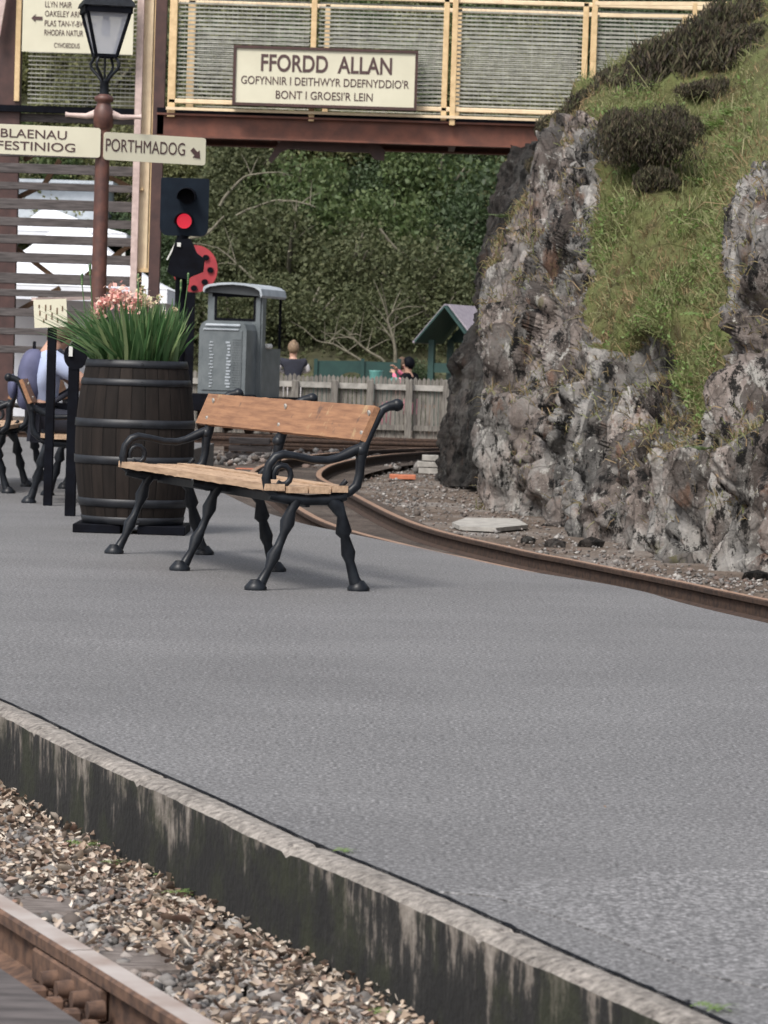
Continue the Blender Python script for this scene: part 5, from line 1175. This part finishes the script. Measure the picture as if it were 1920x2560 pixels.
limb('forked bare shrub behind the green play wall', [(960, 905), (900, 860), (870, 835)], .03, 63, twigs=9)
limb('bare twiggy sapling behind the play wall at the playhouse', [(990, 905), (985, 850), (970, 800), (985, 775)], .035, 63, twigs=10)
limb('leaning bare sapling right of the seated fair-haired person', [(900, 900), (850, 870), (790, 850)], .028, 64, twigs=6)
limb('slanting bare branch below the ladybird board', [(640, 700), (590, 660), (545, 620)], .03, 66, twigs=4)
for x, y, D in ((862, 430, 74), (1010, 440, 75)):
    limb('dark straight trunk in the upper part of the wooded bank', [(x, y + 60), (x + 4, y), (x - 3, y - 80), (x + 5, y - 200)], .09, D, 'tree', 6).__setitem__('group', 'dark trunks high on the bank')

# ------------------------------------------------------------ people
def skin(name, nodes, edges, mat, parent, sub=2, root=0):
    me = bpy.data.meshes.new(name); me.from_pydata([tuple(n_[0]) for n_ in nodes], edges, []); o = bpy.data.objects.new(name, me); COL.objects.link(o)
    m = o.modifiers.new('s', 'SKIN'); 
    if not me.skin_vertices: me.skin_vertices.new(name='')
    for i, n_ in enumerate(nodes):
        r_ = n_[1]; me.skin_vertices[0].data[i].radius = (r_, r_) if not hasattr(r_, '__len__') else r_
        me.skin_vertices[0].data[i].use_root = (i == root)
    ss = o.modifiers.new('u', 'SUBSURF'); ss.levels = sub; ss.render_levels = sub
    bpy.context.view_layer.update(); m2 = bpy.data.meshes.new_from_object(o.evaluated_get(bpy.context.evaluated_depsgraph_get()))
    bpy.data.objects.remove(o); m2.materials.clear(); m2.materials.append(mat); m2.name = name
    for p in m2.polygons: p.use_smooth = True
    o = bpy.data.objects.new(name, m2); COL.objects.link(o); o.parent = parent; return o
def person(label, loc, rz, J, cols_, hairlen=0, fingers=True, s=1.0):
    """J: joints in local coordinates, the person faces +y"""
    o = thing('person', label, 'person', loc, rz)
    V3 = Vector; g = {k: V3(v) for k, v in J.items()}
    nodes = []; names = {}
    def nd(nm, p, r_): names[nm] = len(nodes); nodes.append((p, r_))
    nd('pelvis', g['pelvis'], .10); nd('waist', g['pelvis'].lerp(g['chest'], .5), .095); nd('chest', g['chest'], .105); nd('neck', g['neck'], .05); nd('head', g['head'], .078); nd('crown', g['head'] + (g['head'] - g['neck']).normalized() * .07, .06)
    E = [(0, 1), (1, 2), (2, 3), (3, 4), (4, 5)]
    for sd in 'lr':
        nd('sh' + sd, g['sh' + sd], .052); nd('el' + sd, g['el' + sd], .036); nd('wr' + sd, g['wr' + sd], .024)
        hd = (g['wr' + sd] - g['el' + sd]).normalized(); nd('pa' + sd, g['wr' + sd] + hd * .06, .03)
        nd('hip' + sd, g['pelvis'] + V3((.085 if sd == 'r' else -.085, .03, -.02)), .085); nd('kn' + sd, g['kn' + sd], .06); nd('an' + sd, g['an' + sd], .038); nd('to' + sd, g['an' + sd] + V3((0, .13, -.05)), .03)
        E += [(names['chest'], names['sh' + sd]), (names['sh' + sd], names['el' + sd]), (names['el' + sd], names['wr' + sd]), (names['wr' + sd], names['pa' + sd]), (0, names['hip' + sd]), (names['hip' + sd], names['kn' + sd]), (names['kn' + sd], names['an' + sd]), (names['an' + sd], names['to' + sd])]
        if fingers:
            side_ = hd.cross(V3((0, 0, 1))).normalized() if abs(hd.z) < .9 else V3((0, 1, 0)); nrm = hd.cross(side_)
            for q_, L3 in enumerate((.068, .078, .074, .058)):
                b0 = g['wr' + sd] + hd * .085 + side_ * (q_ - 1.5) * .019
                n0 = len(nodes); nodes.append((b0, .0095)); nodes.append((b0 + hd * L3 * .55 + nrm * .008, .0085)); nodes.append((b0 + hd * L3 * .85 + nrm * .03, .0075)); E += [(names['pa' + sd], n0), (n0, n0 + 1), (n0 + 1, n0 + 2)]
            b0 = g['wr' + sd] + hd * .035 + side_ * -.035; n0 = len(nodes); nodes.append((b0, .011)); nodes.append((b0 + hd * .035 - side_ * .02 + nrm * .012, .009)); E += [(names['pa' + sd], n0), (n0, n0 + 1)]
    skin('body', nodes, E, M['skin'], o)
    # clothes
    tn = [(g['pelvis'] + V3((0, 0, .02)), .125), (g['pelvis'].lerp(g['chest'], .5), (.128, .118)), (g['chest'], .132), (g['chest'].lerp(g['neck'], .7), .07)]
    te = [(0, 1), (1, 2), (2, 3)]
    for sd in 'lr':
        n0 = len(tn); tn += [(g['sh' + sd], .075), (g['sh' + sd].lerp(g['el' + sd], .6), .058)]; te += [(2, n0), (n0, n0 + 1)]
        if cols_.get('sleeve'):
            sn_ = [(g['sh' + sd].lerp(g['el' + sd], .15), .062), (g['el' + sd], .047), (g['wr' + sd], .034)]; skin('sleeve', sn_, [(0, 1), (1, 2)], cols_['sleeve'], o)
    skin('shirt', tn, te, cols_['shirt'], o)
    pn_ = [(g['pelvis'], .132)]; pe = []
    for sd in 'lr':
        n0 = len(pn_); hp = g['pelvis'] + V3((.085 if sd == 'r' else -.085, .04, -.02)); pn_ += [(hp, .10), (hp.lerp(g['kn' + sd], .6), .085), (g['kn' + sd], .072), (g['an' + sd] + V3((0, 0, .03)), .052)]; pe += [(0, n0), (n0, n0 + 1), (n0 + 1, n0 + 2), (n0 + 2, n0 + 3)]
        skin('shoe', [(g['an' + sd] + V3((0, -.03, -.045)), .045), (g['an' + sd] + V3((0, .08, -.05)), .042), (g['an' + sd] + V3((0, .16, -.055)), .032)], [(0, 1), (1, 2)], cols_.get('shoe', M['black']), o)
    skin('trousers', pn_, pe, cols_['trousers'], o)
    # face and hair
    f = (g['head'] - g['neck']).normalized(); fw = V3((0, 1, 0)); fw = (fw - f * fw.dot(f)).normalized(); rt = f.cross(fw) * -1; h = g['head'] + f * .02
    mb = MB(); mb.ball(h + fw * .088 - f * .015, .014, 8, 5, (1, 1.3, 1.2)); mb.build('nose', M['skin'], o)
    mb = MB(); [mb.ball(h + fw * .075 + rt * k * .03 + f * .012, .009, 8, 5) for k in (-1, 1)]; mb.build('eyes', M['black'], o)
    mb = MB(); mb.ball(h + fw * .074 - f * .05, .02, 8, 5, (1.1, .5, .35)); mb.build('mouth', M['pink'], o)
    mb = MB(); [mb.ball(h + rt * k * .078, .02, 8, 5, (.5, .8, 1.2)) for k in (-1, 1)]; mb.build('ears', M['skin'], o)
    mb = MB(); P0 = len(mb.v); mb.ball((0, 0, 0), 1, 18, 12)
    for i, v_ in enumerate(mb.v):
        v_ = V3(v_); k = 1.0
        if v_.y > .35 and v_.z < .45: k = .72
        if v_.z < -.5 and v_.y > -.1: k = .7
        w_ = (rt * v_.x * .092 + fw * v_.y * .1 + f * v_.z * .115) * k * (1 + .04 * noise.noise(v_ * 6)); mb.v[i] = tuple(h + f * .012 - fw * .012 + w_)
    if hairlen: mb.ball(h + f * .09 - fw * .05, .045, 10, 6)
    mb.build('hair', cols_['hair'], o); return o
# near person seated on the left bench, facing right, leaning forward
person('person in a pale blue shirt and dark trousers seated at the left bench, leaning forward', (-2.25, 22.35, 0), R(-80), dict(
    pelvis=(0, 0, .54), chest=(0, .0, .86), neck=(0, .05, .985), head=(0, .12, 1.06), shl=(-.17, .07, .915), shr=(.17, .07, .915), ell=(-.22, .27, .74), elr=(.22, .33, .74), wrl=(-.10, .45, .80), wrr=(.16, .38, .90),
    knl=(-.12, .44, .50), knr=(.12, .44, .50), anl=(-.12, .36, .09), anr=(.12, .30, .09)), dict(shirt=M['shirt'], trousers=M['navy'], hair=M['hair'], sleeve=None))
rs = thing('rucksack', 'slate-blue rucksack on the back of the seated person', 'rucksack', (-2.35, 22.33, .58), R(-80))
mb = MB(); mb.ball((0, 0, 0), 1, 20, 12)
mb.v = [((abs(x) ** .7 * math.copysign(1, x)) * .15, (abs(y) ** .8 * math.copysign(1, y)) * .085 - .07 * (1 - z) * .3 + .05, (abs(z) ** .75 * math.copysign(1, z)) * .20 + .21) for x, y, z in mb.v]; mb.build('bag_body', M['bag'], rs)
mb = MB(); mb.ball((0, -.085, .16), .09, 14, 8, (1.1, .35, .9)); mb.build('pocket', M['bag'], rs)
mb = MB(); [mb.tube([(x, .09, .34), (x, .21, .40), (x, .30, .32), (x, .30, .15), (x, .12, .03)], .018, 8) for x in (-.11, .11)]; mb.build('strap', M['navy'], rs)
mb = MB(); mb.tube([(-.03, .05, .41), (-.02, .05, .45), (.02, .05, .45), (.03, .05, .41)], .01, 6); mb.build('handle', M['black'], rs)
# far persons behind the fence
def seated(label, x, ytop, D, rz, cols_, hl=0, folded=True):
    p = pd(x, ytop, D); zt = p.z; dz = zt - 1.26
    arms = dict(ell=(-.25, .04, .78), elr=(.25, .04, .78), wrl=(.02, .2, .76), wrr=(-.02, .24, .78)) if folded else dict(ell=(-.24, .12, .80), elr=(.24, .18, .86), wrl=(-.06, .28, .98), wrr=(.05, .28, 1.04))
    J = dict(pelvis=(0, 0, .48), chest=(0, .02, .84), neck=(0, .04, .99), head=(0, .05, 1.12), shl=(-.175, .02, .93), shr=(.175, .02, .93), knl=(-.12, .46, .45), knr=(.12, .46, .45), anl=(-.12, .44, .08), anr=(.12, .44, .08), **arms)
    return person(label, (p.x, D, dz), rz, J, cols_, hl, fingers=True)
seated('fair-haired person in dark vest with white sleeves seated beyond the fence, back turned', 735, 852, 55.0, R(8), dict(shirt=M['navy'], sleeve=M['whitecloth'], trousers=M['whitecloth'], hair=M['hairfair']), 1)
seated('person in pink and black with raised arms by the playhouse', 1028, 892, 56.0, R(60), dict(shirt=M['black'], sleeve=M['pink'], trousers=M['pink'], hair=M['black']), 0, False)
seated('brown-haired person in brown top beside the one in pink', 1004, 893, 57.0, R(-20), dict(shirt=M['browncloth'], sleeve=M['browncloth'], trousers=M['browncloth'], hair=M['hair']), 0)
for x, D, lb_ in ((735, 55.0, 'simple timber bench under the fair-haired person'), (1012, 56.4, 'simple timber bench under the two people by the playhouse')):
    p = pd(x, 950, D); o = thing('plain_bench', lb_, 'bench', (p.x, D, -.25)); zs = .23
    mb = MB(); mb.box((p.x, D + .05, zs), (1.1, .4, .05)); build_w(mb, 'seat', M['brownwood'], o)
    for sx in (-.45, .45): mb = MB(); mb.box((p.x + sx, D + .05, zs / 2 - .14), (.08, .36, zs + .22)); build_w(mb, 'leg', M['brownwood'], o)

# ------------------------------------------------------------ small weeds along the near kerb
for k, (x, y, z, r_, lb_) in enumerate([(218, 2120, -.2, .055, 'tiny green weed in the ballast against the kerb at left'), (290, 2162, -.2, .04, 'second tiny weed in the ballast, right of the larger one'), (405, 2190, -.2, .03, 'smallest weed in the leaves at the kerb foot'), (455, 2240, -.2, .05, 'yellowish weed among the dead leaves'), (965, 2535, -.2, .045, 'green weed at the bottom edge below the kerb'), (865, 2132, 0, .03, 'low weed growing from the kerb joint in the middle'), (1795, 2528, 0, .04, 'small weed in the kerb joint at the bottom right')]):
    fern(pg(x, y, z), r_, lb_, 'weed', 'fern', 8)
mb = MB(); v, f = curled_leaves(np.array([tuple(pg(1512, 2017, .006))]), .009); o = arr_obj('fallen_leaf', v, f, M['deadleaf']); tag(o, 'single small brown leaf lying on the asphalt', 'leaf')
